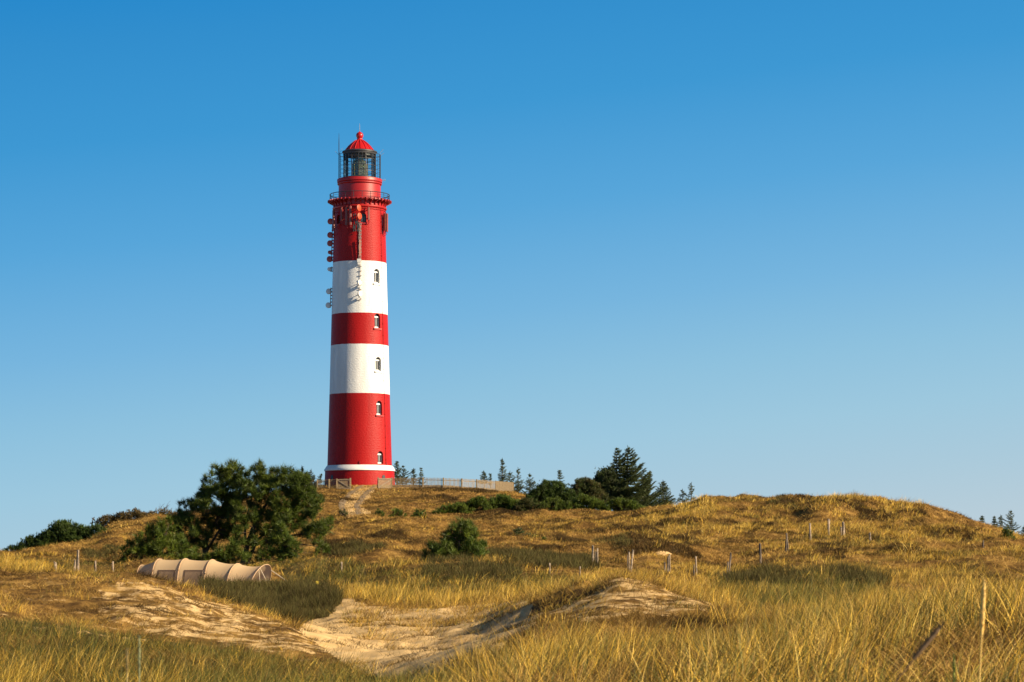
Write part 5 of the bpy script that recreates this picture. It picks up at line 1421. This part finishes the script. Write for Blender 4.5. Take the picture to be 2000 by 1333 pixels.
    A_litter.add(*blades(root, rng.random(nn) * 6.283, 0.4 + 0.9 * rng.random(nn), (0.10 + 0.20 * rng.random(nn)) * np.where(sand > .1, .7, 1), np.maximum(0.008, wmin * 1.4) * np.ones(nn), c, max(1, seg - 2), 0.6))
    # heath
    x, y = wedge(d0, d1, lpm * 5.0)
    heath = grid_at(HEATH, x, y); brown = grid_at(BROWN, x, y); isb = brown > heath; heath = np.maximum(heath, brown)
    ok = (rng.random(len(x)) < heath * np.clip((fbm(x / 1.3, y / 1.5, 29, 2) - 0.22) * 4, 0.35, 1)) & keep_visible(x, y, 0.5)
    x, y, heath, isb = x[ok], y[ok], heath[ok], isb[ok]; nn = len(x)
    if nn:
        bumpy = 0.20 + 1.1 * fbm(x / 0.8, y / 0.9, 37, 2) * (0.5 + 0.9 * fbm(x / 2.4, y / 2.8, 38, 2))
        L = (0.30 + 0.32 * rng.random(nn)) * bumpy * np.where(isb, .6, np.where(heath > .8, 1.25, .8))
        root = np.stack([x, y, grid_at(GZ, x, y) - .02], -1)
        c = np.where(isb[:, None], pick(BHC, nn), pick(HTHC, nn)) * (0.6 + .8 * vnoise(x / 1.1, y / 1.3, 43))[:, None] * (0.75 + .5 * rng.random((nn, 1)))
        A_heath.add(*blades(root, rng.random(nn) * 6.283, 0.15 + 0.45 * rng.random(nn), L, np.maximum(0.012, wmin * 1.5) * np.ones(nn), c, 2, 0.4))
A_gold.build('golden_grass', M_grass)
A_green.build('green_grass', M_grass)
A_litter.build('dry_litter_grass', M_grass)
A_heath.build('heath', M_heath)
print('blade verts', A_gold.n, A_green.n, A_litter.n, A_heath.n)

# ------------------------------------------------------------------ single tall stems close to the camera
def stem(label, D, foot, top, w_head, head_len, col, name='grass_stem', bendx=0.0):
    x0, x1 = (foot - 1000) / F * D, (top[0] - 1000) / F * D
    z0, z1 = gz(x0, D), (HY - top[1]) / F * D
    E = empty(name, (x0, D, z0), label, 'grass stem', 'tall grass stems close to the camera')
    A = Vector((0, 0, -.03)); B = Vector((x1 - x0, 0.05, z1 - z0)); L = (B - A).length
    pt = lambda t: A.lerp(B, t) + Vector((bendx * math.sin(math.pi * t), 0, 0))
    hl = head_len / L
    mb = MB(); mb.tube([pt(t) for t in np.linspace(0, 1 - hl * .9, 9)], list(np.linspace(0.0045, 0.0028, 9)), 6)
    mat = paint('stem_straw', col, 0.6, 0.2, 30)
    mb.build('stem', mat, E, smooth=60)
    if head_len > 0:
        mb = MB(); ts = np.linspace(1 - hl, 1, 10)
        mb.tube([pt(t) for t in ts], [w_head * (0.25 + 0.75 * math.sin(math.pi * min(1, .12 + .86 * i / 9)) ** .7) for i in range(9)] + [0.001], 8)
        # rough bristles of the seed head
        for k in range(90):
            t = 1 - hl * random.random(); a = random.uniform(0, 6.283); p = pt(t) + Vector((math.cos(a), math.sin(a), 0)) * w_head * .8
            mb.tube([p, p + Vector((math.cos(a) * .35, math.sin(a) * .35, 1)) * 0.016], [.0014, .0004], 3, cap=False)
        mb.build('seed_head', mat, E, smooth=60)
    return E
stem('upright golden seed head on a tall stem, blurred, close to the camera', 11.0, 1893, (1927, 1132), 0.0095, 0.24, (0.66, 0.42, 0.10))
stem('dark brown seed head leaning far over, blurred, close to the camera', 9.0, 1560, (1846, 1220), 0.0095, 0.135, (0.10, 0.055, 0.02), bendx=-0.16)
stem('short bright green blade at the bottom edge, blurred, close to the camera', 12.0, 1864, (1867, 1282), 0.004, 0.13, (0.22, 0.24, 0.03))
stem('pale green upright stem at the bottom edge below the tent, blurred', 12.0, 265, (270, 1246), 0.0030, 0.17, (0.30, 0.30, 0.14))
stem('thin straw coloured stem just beside the pale green one, blurred', 13.0, 243, (246, 1270), 0.0035, 0.12, (0.42, 0.30, 0.10))
